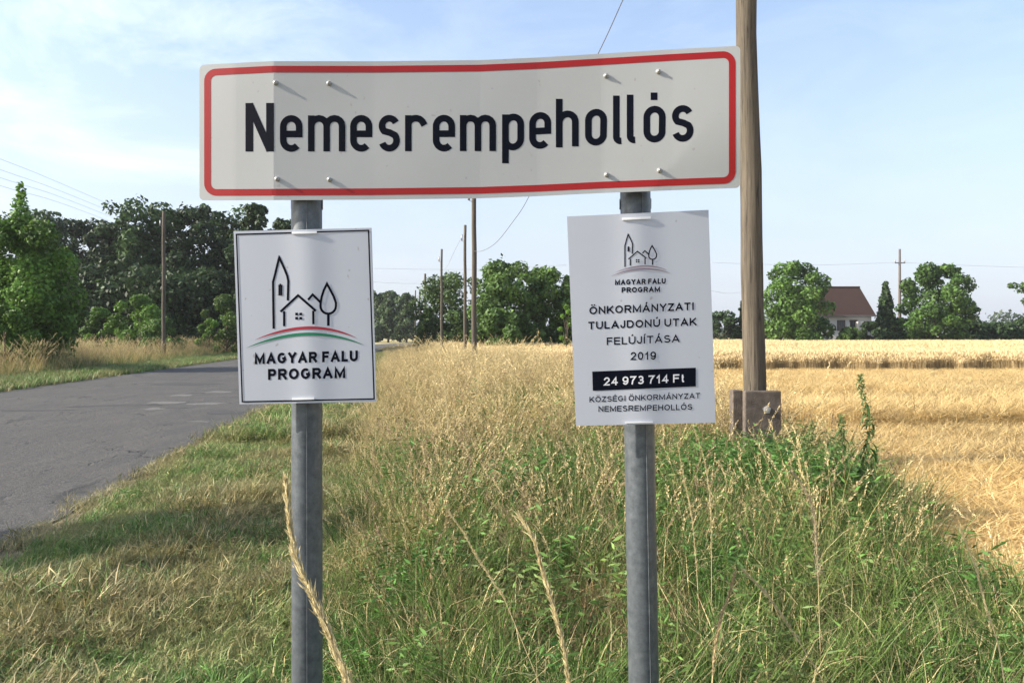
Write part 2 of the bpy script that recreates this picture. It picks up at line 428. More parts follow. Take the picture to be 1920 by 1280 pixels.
def tuft_dry(n=10, stalks=6, h=(.6, 1.05), r=.10, headcol=(.56, .44, .23)):
    t = Rib()
    for _ in range(n):
        a = U(0, 2*PI); q = r*math.sqrt(rs.rand())
        c = np.array((.52, .42, .20))*U(.5, 1.25) if rs.rand() < .6 else np.array((.12, .15, .045))*U(.7, 1.3)
        t.blade((q*math.cos(a), q*math.sin(a), 0), U(0, 2*PI), U(h[0]*.4, h[1]*.7), .006*U(.6, 1.3), U(.05, .5), U(.2, 2.4), c, 5, lean_az=WIND+U(-1.2, 1.2))
    for _ in range(stalks):
        a = U(0, 2*PI); q = r*math.sqrt(rs.rand())
        c = np.array((.60, .47, .22))*U(.45, 1.15)
        t.stalk((q*math.cos(a), q*math.sin(a), 0), WIND+U(-.9, .9), U(*h), U(.05, .40), U(.1, 1.0), c, U(.12, .22), 24, .0042, .009, np.array(headcol)*U(.7, 1.2), .021)
    return t.arr()
def tuft_mown(kind=0):
    t = Rib()
    for _ in range(46):
        a = U(0, 2*PI); q = .13*math.sqrt(rs.rand())
        if kind == 0:
            c = np.array((.12, .22, .05))*U(.6, 1.5) if rs.rand() < .8 else np.array((.40, .33, .15))*U(.6, 1.25)
            t.blade((q*math.cos(a), q*math.sin(a), 0), U(0, 2*PI), U(.05, .13), .0055*U(.7, 1.5), U(.1, 1.1), U(.2, 1.8), c, 3)
        elif kind == 1:
            c = np.array((.40, .315, .15))*U(.4, 1.5) if rs.rand() < .62 else np.array((.14, .19, .06))*U(.6, 1.3)
            t.blade((q*math.cos(a), q*math.sin(a), U(0, .035)), U(0, 2*PI), U(.06, .16), .0055*U(.7, 1.5), U(.7, 1.5), U(-.5, 1.4), c, 4)
        else:
            c = np.array((.37, .30, .16))*U(.6, 1.3) if rs.rand() < .6 else np.array((.12, .15, .045))*U(.7, 1.3)
            t.blade((q*math.cos(a), q*math.sin(a), 0), U(0, 2*PI), U(.04, .12), .004*U(.7, 1.4), U(.3, 1.2), U(0, 1.2), c, 3)
    return t.arr()
def tuft_stubble(kind=0):
    t = Rib()
    for _ in range(30):
        x, y = U(-.16, .16), U(-.16, .16)
        c = np.array((.74, .50, .19))*U(.65, 1.2)
        t.blade((x, y, 0), U(0, 2*PI), U(.09, .19), .0055*U(.7, 1.3), U(0, .3), U(-.1, .3), c, 2)
    for _ in range(22 if kind else 10):
        x, y = U(-.2, .2), U(-.2, .2)
        c = np.array((.80, .585, .255))*U(.65, 1.2)
        t.blade((x, y, U(.03, .15)), U(0, 2*PI), U(.10, .30), .006*U(.7, 1.3), U(1.2, 1.65), U(-.3, .3), c, 2)
    return t.arr()
def tuft_lying():
    t = Rib()
    for _ in range(80):
        x, y = U(-.3, .3), U(-.3, .3)
        c = np.array((.80, .60, .275))*U(.35, 1.2)
        t.blade((x, y, U(.02, .16)), U(0, 2*PI), U(.12, .34), .0065*U(.7, 1.4), U(1.05, 1.65), U(-.4, .5), c, 3)
    return t.arr()
def tuft_wheat():
    t = Rib()
    for _ in range(46):
        x, y = U(-.2, .2), U(-.2, .2); h = U(.62, .84)
        c = np.array((.56, .43, .23))*U(.6, 1.15)
        t.blade((x, y, 0), U(0, 2*PI), h, .010, U(0, .16), U(0, .35), c*.9, 3, col2=c)
        for _k in range(1):
            t.flake((x+U(-.06, .06), y+U(-.06, .06), h-.10), (U(-.6, .6), U(-.6, .6), 1), .12, .026, np.array((.68, .54, .30))*U(.75, 1.2))
    return t.arr()

def scatter(name, pts, rot, scl, kinds, tufts, mat, label, cat, tilt=.0):
    """one 'stuff' object: its mesh holds the tuft shapes and the spots; nodes copy the shapes to the spots"""
    Vs = []; Ts = []; Cs = []; src = []; n = 0
    for k, (v, f, c) in enumerate(tufts):
        Vs.append(v); Ts.append(f+n); Cs.append(c); src.append(np.full(len(v), k+1)); n += len(v)
    pts = np.asarray(pts, np.float32)
    V = np.concatenate(Vs+[pts]); T = np.concatenate(Ts); C = np.concatenate(Cs+[np.zeros((len(pts), 3), np.float32)])
    me = mesh(name, V, T, mat, C)
    z = np.zeros(n)
    a = me.attributes.new('src', 'INT', 'POINT'); a.data.foreach_set('value', np.concatenate(src+[np.zeros(len(pts))]).astype(np.int32))
    a = me.attributes.new('kindof', 'INT', 'POINT'); a.data.foreach_set('value', np.concatenate([z, np.asarray(kinds)+1]).astype(np.int32))
    a = me.attributes.new('scl', 'FLOAT', 'POINT'); a.data.foreach_set('value', np.concatenate([z, scl]).astype(np.float32))
    R = np.zeros((len(V), 3), np.float32); R[n:, 2] = rot; R[n:, 0] = rs.randn(len(pts))*tilt; R[n:, 1] = rs.randn(len(pts))*tilt
    a = me.attributes.new('rot', 'FLOAT_VECTOR', 'POINT'); a.data.foreach_set('vector', R.ravel())
    o = obj(name, me)
    ng = bpy.data.node_groups.new(name, 'GeometryNodeTree')
    ng.interface.new_socket('Geometry', in_out='INPUT', socket_type='NodeSocketGeometry')
    ng.interface.new_socket('Geometry', in_out='OUTPUT', socket_type='NodeSocketGeometry')
    gi = ng.nodes.new('NodeGroupInput'); go = ng.nodes.new('NodeGroupOutput'); J = ng.nodes.new('GeometryNodeJoinGeometry')
    K = ng.links.new
    def attr(nm, ty):
        q = ng.nodes.new('GeometryNodeInputNamedAttribute'); q.data_type = ty; q.inputs['Name'].default_value = nm; return q.outputs['Attribute']
    def eq(nm, v):
        q = ng.nodes.new('FunctionNodeCompare'); q.data_type = 'INT'; q.operation = 'EQUAL'
        K(attr(nm, 'INT'), q.inputs[2]); q.inputs[3].default_value = v; return q.outputs[0]
    for k in range(len(tufts)):
        s1 = ng.nodes.new('GeometryNodeSeparateGeometry'); s1.domain = 'POINT'; K(gi.outputs[0], s1.inputs[0]); K(eq('src', k+1), s1.inputs['Selection'])
        s2 = ng.nodes.new('GeometryNodeSeparateGeometry'); s2.domain = 'POINT'; K(gi.outputs[0], s2.inputs[0]); K(eq('kindof', k+1), s2.inputs['Selection'])
        ip = ng.nodes.new('GeometryNodeInstanceOnPoints'); K(s2.outputs[0], ip.inputs['Points']); K(s1.outputs[0], ip.inputs['Instance'])
        er = ng.nodes.new('FunctionNodeEulerToRotation'); K(attr('rot', 'FLOAT_VECTOR'), er.inputs[0]); K(er.outputs[0], ip.inputs['Rotation'])
        K(attr('scl', 'FLOAT'), ip.inputs['Scale']); K(ip.outputs[0], J.inputs[0])
    K(J.outputs[0], go.inputs[0])
    md = o.modifiers.new('scatter', 'NODES'); md.node_group = ng
    tag(o, label, cat, kind='stuff'); return o

def spots(n, y0, y1, xl, xr, dens_pow=1.0):
    """spots between two edges, denser near the camera"""
    out = []
    y = y0+(y1-y0)*rs.rand(n)**dens_pow
    l = np.array([xl(q) for q in y]); r = np.array([xr(q) for q in y])
    # keep only what the picture can see (with a generous side margin)
    x = l+(r-l)*rs.rand(n)
    ok = (np.abs(x) < .78*y+1.6)
    return x[ok], y[ok]

def lay(name, x, y, z, kinds, tufts, mat, label, cat, s=(.8, 1.25), tilt=.06, sc=None):
    n = len(x); zz = np.full(n, z) if np.isscalar(z) else z
    scl = rs.uniform(*s, n) if sc is None else sc
    return scatter(name, np.stack([x, y, zz], 1), rs.uniform(0, 2*PI, n), scl, kinds, tufts, mat, label, cat, tilt)

def vn(x, y, s, seed=0):
    """cheap smooth noise 0..1"""
    return .5+.25*(np.sin(x*s+seed)+np.sin(y*s*1.13+seed*2.1)+np.sin((x+y)*s*.71+seed*.7)*.6+np.sin((x-y)*s*1.7+seed)*.4)/1.5

#GRASS
# mown strip by the road
TM = [tuft_mown(0), tuft_mown(0), tuft_mown(1), tuft_mown(1), tuft_mown(2)]
x1, y1 = spots(17000, 1.0, 11, lambda y: roadR(y)-.02, lambda y: tallL(y)+.15, 1.0)
x2, y2 = spots(14000, 11, 60, lambda y: roadR(y)+.02, lambda y: tallL(y)+.2, 1.6)
x, y = np.r_[x1, x2], np.r_[y1, y2]
t = (x-np.array([roadR(q) for q in y]))/2.0
v = vn(x, y, 2.3, 1)+rs.randn(len(x))*.16
brown = (v > .64+(t < .45)*.10-(y < 4.6)*.06-(t > .62)*.10)
k = np.where(brown, rs.randint(2, 4, len(x)), rs.randint(0, 2, len(x))); k[(t < .14) | (rs.rand(len(x)) < .12)] = 4
keep = ~((t < .15) & (rs.rand(len(x)) < .75))
lay('mown_grass', x[keep], y[keep], .0, k[keep], TM, M['mown_grass'], 'short mown grass and brown clippings along the right edge of the road', 'grass', sc=.85*(rs.uniform(.7, 1.3, len(x))*(.55+.95*vn(x, y, 4.1, 6))*np.where(y > 11, 1.7, 1))[keep], tilt=.3)
# tall unmown verge
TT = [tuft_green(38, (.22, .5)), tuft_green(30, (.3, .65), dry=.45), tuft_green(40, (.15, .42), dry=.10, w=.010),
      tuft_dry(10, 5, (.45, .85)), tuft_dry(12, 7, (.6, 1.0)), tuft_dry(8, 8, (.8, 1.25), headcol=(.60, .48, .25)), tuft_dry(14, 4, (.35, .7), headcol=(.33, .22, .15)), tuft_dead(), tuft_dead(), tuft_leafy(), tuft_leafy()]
x, y = spots(11500, 1.15, 9, tallL, fieldL, 1.05)
v = vn(x, y, 1.4, 3)+rs.randn(len(x))*.2
pr = rs.rand(len(x))
dryness = .0+.56*np.clip((y-3.2)/7, 0, 1)*np.clip(1-(x-1.2)/3, .25, 1)+(v-.5)*.45
k = np.where(pr < dryness*.42, rs.choice([3, 4, 6], len(x)), rs.choice([0, 1, 1, 2, 2], len(x)))
sc = rs.uniform(.7, 1.15, len(x))*np.clip(.52+.09*y, .55, 1.05)*np.clip(.45+(x-np.array([tallL(q) for q in y]))*.8, .45, 1)
dead = (((x-.36)**2+(y-3.8)**2) < .32) | ((vn(x*1.7, y*1.7, 2.1, 9) > .87)) | (rs.rand(len(x)) < .03)
k = np.where(dead & (rs.rand(len(x)) < .75), rs.randint(7, 9, len(x)), k); k = np.where(rs.rand(len(x)) < .045, rs.randint(9, 11, len(x)), k)
# keep the space right before the lens clear
ok = (y > 1.5) | (np.abs(x) > .9)
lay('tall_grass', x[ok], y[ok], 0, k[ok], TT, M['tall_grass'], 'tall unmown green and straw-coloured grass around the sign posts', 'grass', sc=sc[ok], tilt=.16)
x, y = spots(8500, 9, 34, lambda y: tallL(y)+.1, fieldL, 1.25)
k = np.where(rs.rand(len(x)) < .42+.016*y, rs.choice([3, 4, 5, 6], len(x)), rs.choice([1, 0, 2, 8, 10], len(x)))
green_patch = (np.abs(x-.25*(y/13)) < .5) & (np.abs(y-13) < 2.4); k[green_patch] = 1
sc = rs.uniform(.65, 1.12, len(x))*np.clip(.5+.28*(x-np.array([tallL(q) for q in y])), .5, 1.02)*np.where(rs.rand(len(x)) < .2, 1.42, 1.0)
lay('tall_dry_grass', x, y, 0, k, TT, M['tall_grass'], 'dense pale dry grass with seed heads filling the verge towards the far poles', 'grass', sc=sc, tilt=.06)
x, y = spots(4200, 34, 90, lambda y: tallL(y)+.1, lambda y: fieldL(y)+.5, 1.2)
lay('distant_dry_grass', x, y, 0, rs.choice([4, 5], len(x)), TT, M['tall_grass'], 'distant dry grass at the foot of the last poles', 'grass', sc=rs.uniform(.8, 1.25, len(x))*np.clip(.35+.09*(x-np.array([tallL(q) for q in y])), .35, 1.2))
# across the road
x, y = spots(9000, 16, 62, lambda y: roadL(y)-4.2, lambda y: roadL(y)-.35, 1.2)
k = rs.choice([0, 0, 1, 4], len(x))
lay('far_short_grass', x, y, 0, k, TM, M['mown_grass'], 'short green grass along the far side of the road', 'grass', sc=rs.uniform(2.2, 3.4, len(x)))
x, y = spots(11000, 22, 90, lambda y: roadL(y)-15, lambda y: roadL(y)-2.6, 1.1)
ok = x < -12.5
k = np.where(rs.rand(len(x)) < .5, rs.choice([3, 4, 5, 6], len(x)), rs.choice([0, 1, 1, 8], len(x)))
lay('far_tall_grass', x[ok], y[ok], 0, k[ok], TT, M['tall_grass'], 'tall dry yellow grass under the bushes across the road', 'grass', sc=rs.uniform(1.0, 1.65, ok.sum()))
# the harvested field
TS = [tuft_stubble(0), tuft_stubble(1), tuft_lying(), tuft_lying()]
x, y = spots(21000, 2.5, 14, fieldL, lambda y: .80*y+2.5, .8)
k = np.where(y+rs.randn(len(y))*1.2 < 9.5, rs.choice([0, 0, 1], len(x)), rs.choice([1, 2, 3], len(x)))
lay('stubble', x, y, 0, k, TS, M['straw'], 'orange-yellow cereal stubble at the near edge of the field', 'stubble', sc=rs.uniform(.8, 1.2, len(x)))
x, y = spots(21000, 12, 33.5, fieldL, lambda y: .78*y+2, 1.15)
k = rs.choice([1, 2, 3], len(x), p=[.25, .4, .35])
hump = np.clip(vn(x*.35, y, 1.1, 5)-.45, 0, 1)*.22*np.clip((29-y)/4, 0, 1)
lay('cut_straw', x, y, hump, k, TS, M['straw'], 'loose golden cut straw lying across the harvested field', 'straw', sc=rs.uniform(.9, 1.6, len(x))*np.clip(1.45-.03*y, .5, 1), tilt=.14)
# the standing crop
TW = [tuft_wheat(), tuft_wheat(), tuft_wheat()]
def crop_front(x): return 33.3+.9*vn(x, x*0, .21, 2)+.18*np.sin(x*2.7)+.22*np.sin(x*.93+1)+rs.randn(len(x))*.12
xs = []; ys = []
x = rs.uniform(-4, 34, 9000); y = crop_front(x)+rs.rand(9000)**1.5*4
front_in = np.clip(y-33.6, 0, 9)
xs.append(x); ys.append(y)
x = rs.uniform(-18, 85, 15000); y = 36.5+rs.rand(15000)**1.3*75
ok = (x > fieldL(y)-1) & (x < .76*y+2); xs.append(x[ok]); ys.append(y[ok])
x, y = np.concatenate(xs), np.concatenate(ys)
sc = rs.uniform(.92, 1.12, len(x))*np.r_[np.clip(.55+front_in*.42+rs.rand(9000)*.3, .5, 1), np.ones(len(x)-9000)]*np.where(y > 55, 1.18, 1.0)*(1+.10*(vn(x, y, .6, 8)-.5)); 
lay('wheat', x, y, 0, rs.randint(0, 3, len(x)), TW, M['wheat'], 'standing ripe wheat beyond the cut straw', 'wheat', sc=sc, tilt=.05)
V = []; Fc = []; yy = ylist(36.6, 118, .8, 1.03); nx = 70
for y_ in yy:
    l = float(fieldL(y_)); r = .8*y_+6
    for i in range(nx+1):
        xx = l+(r-l)*i/nx; V.append((xx, y_, .62+.05*math.sin(xx*1.9+y_)+.05*math.sin(y_*1.3-xx*.6)))
n = nx+1
for j in range(len(yy)-1):
    for i in range(nx): Fc.append((j*n+i, j*n+i+1, (j+1)*n+i+1, (j+1)*n+i))
o = obj('wheat_canopy', mesh('wheat_canopy', V, Fc, M['wheat_top'])); tag(o, 'dense mass of ripe wheat ears filling the standing crop', 'wheat', kind='stuff')
#ENDGRASS

# ------------------------------------------------------------------ trees
def leaves(blobs, n, size, col, rg, spread=.0, colvar=.35, droop=.0):
    B = np.array([b[:3] for b in blobs]); R = np.array([b[3:6] for b in blobs]); cl = rg.uniform(1-colvar, 1+colvar, len(blobs))
    wgt = (R[:, 0]*R[:, 2]); wgt = wgt/wgt.sum()
    ib = rg.choice(len(blobs), n, p=wgt)
    d = rg.randn(n, 3); d /= np.linalg.norm(d, axis=1)[:, None]
    rr = .62+.48*rg.rand(n)**.7; lump = 1+.16*np.sin(d[:, 0]*5+ib)*np.cos(d[:, 2]*6+ib*2)
    out = np.where(rg.rand(n) < .08, rg.uniform(1.0, 1.28, n), 1.0); p = B[ib]+d*R[ib]*(rr*lump*out)[:, None]+rg.randn(n, 3)*spread
    nrm = d+rg.randn(n, 3)*.75; nrm[:, 2] += .25; nrm /= np.linalg.norm(nrm, axis=1)[:, None]
    a = np.cross(nrm, rg.randn(n, 3)); a /= np.linalg.norm(a, axis=1)[:, None]; b = np.cross(nrm, a)
    s = size*(.55+.9*rg.rand(n))
    q = np.empty((n, 4, 3)); q[:, 0] = p-a*s[:, None]*.6; q[:, 1] = p+b*s[:, None]*.36+nrm*s[:, None]*.08; q[:, 2] = p+a*s[:, None]*.6; q[:, 3] = p-b*s[:, None]*.36
    c = np.array(col)[None]*(cl[ib]*rg.uniform(.65, 1.4, n))[:, None]
    yel = rg.rand(n)[:, None]*.35; c = c*(1-yel)+c*np.array([1.7, 1.2, .7])*yel
    return q.reshape(-1, 3), np.arange(n*4).reshape(n, 4), np.repeat(np.clip(c, 0, 1), 4, 0)

def tree(name, label, cat, x, y, h, r, base, col, nl, size, nb=16, seed=0, shape='round', group=None, trunk_r=None, spire=None, blob=.26, extra=None, lean=0):
    rg = np.random.RandomState(seed)
    root = empty(name, (x, y, 0)); tag(root, label, cat, group)
    blobs = []; nb = int(nb*1.5)
    H = h-base
    for i in range(nb):
        t = (i+.5)/nb
        if shape == 'round': env = math.sqrt(max(.05, 1-((t-.42)/.62)**2))
        elif shape == 'cone': env = max(.08, 1-t)**.8*1.0
        elif shape == 'column': env = .9 if t < .8 else .6
        elif shape == 'bush': env = math.sqrt(max(.03, 1-(t*.98)**2))
        else: env = .75+.25*math.sin(t*6)
        a = i*2.4+rg.rand()*1.6; br = r*blob*(.55+.75*rg.rand()); q = max(0, r*env-br*.5)*(.4+.78*rg.rand()**.5)
        if shape == 'cone': br = r*env*.55+.15; q = r*env*.35
        zc = base+H*t; zc = min(zc, h-br*.75); zc = max(zc, base+br*.35 if shape != 'bush' else br*.4)
        blobs.append((q*math.cos(a)+lean*t, q*math.sin(a), zc, br, br, br*(.78+.2*rg.rand())))
    blobs.append((lean, 0, h-r*blob*.75, r*blob*.85, r*blob*.85, r*blob*.75) if shape in ('round', 'bush') else (0, 0, h*.5+base*.5, r*.4, r*.4, H*.42))
    if shape in ('round', 'wall'): blobs.append((0, 0, base+H*.42, r*.55, r*.55, H*.36))
    if extra: blobs += extra
    q, f, c = leaves(blobs, nl, size, col, rg)
    obj('crown', mesh('crown', q, f, M['leaf'], c), root)
    tr = trunk_r or max(.05, h*.018)
    m = MB(); m.tube([(0, 0, -.1), (rg.uniform(-.02, .02)*h, 0, base+H*.25), (lean*.6, 0, base+H*.65)], [tr*1.25, tr*.85, tr*.3], 8)
    for b in blobs[:min(len(blobs), 12)]:
        s = Vector((0, 0, max(base*.8, b[2]*.45))); e = Vector(b[:3]); mid = (s+e)/2+Vector((0, 0, .08*h))
        m.tube([s, mid, e], [tr*.5, tr*.32, tr*.1], 5)
    m.build('trunk', M['bark'], root, True)
    return root

def T(name, label, cat, px, ptop, wpx, d, base, col, nl, size, **k):
    """tree whose top is at photo row ptop and whose crown is wpx pixels wide at distance d"""
    x = (px-960)/F*d; h = EYE+(HOR-ptop)/F*d; r = wpx/2/F*d
    return tree(name, label, cat, x, d, h, r, base, col, nl, size, **k)

BR = (.085, .175, .028); MID = (.075, .145, .035); DK = (.032, .062, .022); FAR = (.05, .085, .035)
#TREES
T('roadside_tree', 'bright green bushy tree with a tall spire shoot at the far left edge', 'tree', 30, 412, 205, 33, .3, BR, 30000, .15, seed=1, nb=30, blob=.30,
  extra=[(.2, 0, 6.7, .42, .42, .6), (.2, 0, 7.35, .28, .28, .5), (.22, 0, 7.9, .17, .17, .4), (.1, 0, 6.0, .8, .8, .7)])
T('roadside_shrub', 'low bright green shrub at the foot of the spired tree', 'shrub', 8, 575, 110, 30, .0, BR, 7000, .10, seed=2, nb=12, shape='bush')
gw = 'dark trees of the wood across the road'
wood_trees = [(-70, 400, 190, 78, 'dark wood tree left of the spired tree'), (75, 398, 120, 74, 'dark rounded tree just right of the spired tree, behind it'), (150, 415, 115, 80, 'lower dark tree in the dip of the wood skyline'),
              (208, 420, 100, 72, 'small dark tree between the dip and the highest crown'), (262, 380, 130, 70, 'dark tree with the highest pointed crown of the wood'), (318, 395, 90, 76, 'dark tree directly behind the lone left pole'),
              (365, 388, 115, 71, 'dark tree right of the lone left pole with sky gaps beside it'), (425, 390, 100, 75, 'dark tree above the left poster corner'), (478, 384, 80, 68, 'loose-crowned tree whose top shows above the left poster'),
              (530, 412, 80, 73, 'dark tree top just left of the left sign post'), (590, 470, 110, 80, 'dark wood tree hidden behind the left poster')]
for i, (px, pt, wd, d, lb) in enumerate(wood_trees):
    T('wood_tree', lb, 'tree', px, pt, wd*1.12, d, 1.2, tuple(c*(1+.3*math.sin(i*2)) for c in DK), 9500, .34, seed=20+i, nb=24, shape='wall' if i % 3 == 1 else 'round', group=gw, blob=.28)
for i, (px, pt, wd, d) in enumerate([(20, 520, 260, 66), (160, 500, 260, 68), (290, 505, 220, 66), (400, 510, 230, 67), (520, 520, 200, 66)]):
    T('wood_shrub', ['dark undergrowth behind the spired tree at the left edge', 'dark undergrowth filling the wood just right of the spired tree', 'dark undergrowth behind the lone left pole', 'dark undergrowth left of the left poster', 'dark undergrowth hidden behind the left poster'][i], 'shrub', px, pt, wd, d, 0, tuple(c*.9 for c in DK), 6000, .36, seed=50+i, nb=16, shape='bush', group='undergrowth shrubs along the wood edge')
T('bush', 'bright green bush left of the lone left pole', 'bush', 262, 556, 112, 52, 0, BR, 8000, .15, seed=60, nb=14, shape='bush')
T('bush', 'smaller yellow-green bush beside the spired tree', 'bush', 188, 578, 80, 54, 0, BR, 5000, .15, seed=61, nb=12, shape='bush')
T('bush', 'darker low bush at the foot of the lone left pole', 'bush', 300, 598, 80, 50, 0, MID, 4500, .14, seed=62, nb=10, shape='bush')
T('bush', 'rounded green bush at the left edge of the left poster', 'bush', 425, 553, 100, 58, 0, (.07, .125, .03), 7000, .17, seed=63, nb=14, shape='bush')
T('bush', 'low bright bush in front of the rounded bush by the left poster', 'bush', 392, 598, 56, 56, 0, BR, 3000, .15, seed=64, nb=8, shape='bush')
gf = 'distant trees at the end of the road'
for i, (px, pt, wd, d) in enumerate([(700, 548, 60, 165), (728, 546, 58, 160), (762, 550, 60, 158), (660, 545, 70, 170)]):
    T('distant_tree', ['distant dark tree touching the right edge of the left poster', 'middle one of the distant dark trees where the road ends', 'distant dark tree just left of the pole row', 'distant dark tree behind the left poster'][i], 'tree', px, pt, wd, d, .6, FAR, 3500, .6, seed=70+i, nb=14, group=gf)
T('acacia_tree', 'light green tree behind the two middle poles', 'tree', 846, 514, 140, 72, .3, (.065, .115, .035), 9000, .26, seed=80, nb=20)
T('grove_tree', 'big bushy green tree right of the thickest middle pole', 'tree', 952, 494, 150, 62, .2, MID, 13000, .27, seed=81, nb=26)
T('grove_tree', 'broad dark green tree left of the right poster', 'tree', 1030, 506, 120, 64, .2, MID, 11000, .27, seed=82, nb=24)
T('grove_tree', 'wide tree hidden behind the right poster', 'tree', 1090, 530, 100, 64, .2, MID, 6000, .27, seed=83, nb=20)
T('bush', 'shaded bush at the foot of the big bushy tree', 'bush', 930, 580, 110, 58, 0, MID, 6000, .24, seed=84, nb=14, shape='bush')
T('bush', 'small light green bush at the left edge of the right poster', 'bush', 1062, 572, 34, 54, 0, BR, 2500, .16, seed=85, nb=8, shape='bush')
T('bush', 'dark green bush behind the shortest middle poles', 'bush', 806, 580, 66, 74, 0, MID, 4000, .25, seed=86, nb=12, shape='bush')
T('garden_tree', 'big green tree between the large wooden pole and the brown roof', 'tree', 1492, 493, 122, 98, .4, (.07, .145, .03), 13000, .36, seed=90, nb=28)
T('garden_tree', 'big green tree right of the far power pole', 'tree', 1752, 498, 118, 98, .4, (.065, .135, .03), 13000, .36, seed=91, nb=28, extra=[(3.8, 0, 5.2, 1.4, 1.4, .9), (5.0, 0, 4.9, .9, .9, .4)])
T('spruce_tree', 'dark conical conifer left of the far power pole', 'tree', 1661, 528, 54, 99, .2, DK, 7000, .36, seed=92, nb=16, shape='cone')
T('cypress_tree', 'slim dark cypress top showing beside the large wooden pole', 'tree', 1391, 562, 13, 110, .2, DK, 1500, .35, seed=93, nb=8, shape='column')
T('edge_tree', 'leafy branches of a tree reaching in from the right edge', 'tree', 2010, 470, 120, 80, 4.6, (.07, .14, .035), 6000, .30, seed=94, nb=12, extra=[(-4.4, 0, 6.9, 1.0, .9, .55), (-5.3, 0, 6.5, .7, .7, .4), (-6.3, 0, 6.9, .5, .5, .3), (-4.0, 0, 4.9, 1.0, 1.0, .5), (-3.4, 0, 7.7, 1.1, 1.1, .7), (-4.9, 0, 5.2, .5, .5, .3)])
gh = 'hedges along the far side of the field'
for i, (px, pt, wd, d, lb) in enumerate([(1350, 585, 60, 108, 'dark hedge between the right poster and the large pole'), (1410, 592, 60, 108, 'hedge behind the large wooden pole'), (1592, 615, 40, 95, 'low shrub hiding the foot of the white house wall'),
                                        (1632, 604, 34, 94, 'dark low shrub left of the conifer'), (1700, 598, 60, 106, 'dark hedge under the far power pole'), (1820, 600, 60, 105, 'dark low hedge right of the second big tree'), (1870, 604, 70, 105, 'low hedge below the distant ridge of woodland'), (1920, 598, 60, 105, 'low hedge at the right edge of the field')]):
    T('hedge', lb, 'hedge', px, pt, wd*1.3, d, 0, DK if i != 2 else MID, 3500, .34, seed=100+i, nb=14, shape='bush', group=gh)
# off the frame on the left: the roadside tree whose shade lies across the mown strip
tree('young_tree', 'young roadside tree just outside the picture whose shade crosses the mown grass', 'tree', -12.0, 4.5, 6.1, .8, 4.2, MID, 3500, .12, seed=111, nb=10)
# far woodland
def woodland(name, x0, x1, d, zt, seed, label, n=16000, size=1.2):
    rg = np.random.RandomState(seed); xs_ = np.linspace(x0, x1, int((x1-x0)/9)); bl = []
    for i, xx in enumerate(xs_):
        hh = zt*(.8+.2*math.sin(xx*.021+seed)+.12*rg.rand()); bl.append((xx, d+rg.uniform(-12, 12), hh*.5, 8, 8, hh*.5)); bl.append((xx+4, d+rg.uniform(-8, 8), hh*.25, 8, 6, hh*.3))
    q, f, c = leaves(bl, n, size, (.045, .07, .04), rg)
    o = obj(name, mesh(name, q, f, M['leaf'], c)); tag(o, label, 'wood', kind='stuff')
woodland('woodland', 195, 330, 330, 11, 3, 'distant grey-green ridge of woodland on the horizon at the right edge', 9000, 1.5)
woodland('woodland', 20, 200, 420, 8, 4, 'very distant band of trees behind the house and the gardens', 9000, 1.8)
woodland('woodland', -170, -20, 360, 9, 5, 'very distant band of trees behind the end of the road', 9000, 1.8)
#ENDTREES

# ------------------------------------------------------------------ the house
def house():
    d = 104; e = empty('house', P(1560, 628, d)-Vector((0, 0, EYE))); tag(e, 'white house with a brown half-hipped roof between the garden trees', 'house')
    X = lambda px: (px-1560)/F*d
    Z = lambda py: EYE+(HOR-py)/F*d
    xl, xr = X(1500), X(1636); zr = EYE+(HOR-539)/F*(d+3.5); ze = Z(592); y0, y1 = -1.0, 8.0; ym = (y0+y1)/2
    m = MB(); m.box((xl+.3, y0+.5, 0), (xr-.4, y1-.5, ze+.05)); m.build('wall', M['house_wall'], e)
    # roof: long slope to the viewer, half hip at the right
    rl, rr = xl-.3, xr+.1; xh = (1612-960)/F*(d+3.5)-(1560-960)/F*d
    A = [(rl, y0, ze-.1), (rr, y0, ze-.1), (rr, y1, ze-.1), (rl, y1, ze-.1), (rl, ym, zr), (xh, ym, zr), (rr+.3, ym-1.7, zr-2.6), (rr+.3, ym+1.7, zr-2.6)]
    m = MB(); m.add(A, [(0, 1, 6, 5, 4), (1, 2, 7, 6), (5, 6, 7), (2, 3, 4, 5, 7), (3, 0, 4), (0, 3, 2, 1)]); m.build('roof', M['roof'], e)
    m = MB(); m.tube([(rl, ym, zr+.05), (xh, ym, zr+.05)], .13, 6); m.build('ridge', M['roof'], e)
    for px in (1574, 1597):
        xc = X(px); f = MB(); f.box((xc-.55, y0+.42, Z(620)), (xc+.55, y0+.498, Z(600)))
        fr = f.build('window', M['brown_wood'], e); g = MB(); g.box((xc-.42, y0+.40, Z(618)), (xc-.04, y0+.415, Z(602))); g.box((xc+.04, y0+.40, Z(618)), (xc+.42, y0+.415, Z(602))); g.build('pane', M['glass'], fr)
    m = MB(); m.box((X(1584), y0+.40, 0), (X(1590), y0+.495, Z(604))); m.build('door', M['house_wall'], e)
    m = MB(); m.tube([(rl, y0-.08, ze-.05), (rr, y0-.08, ze-.05)], .09, 6); m.build('gutter', M['wire'], e)
    # annexe on the right
    m = MB(); m.box((X(1600), y0-.6, 0), (X(1629), y0+.40, Z(603))); m.build('annexe', M['house_wall'], e)
house()

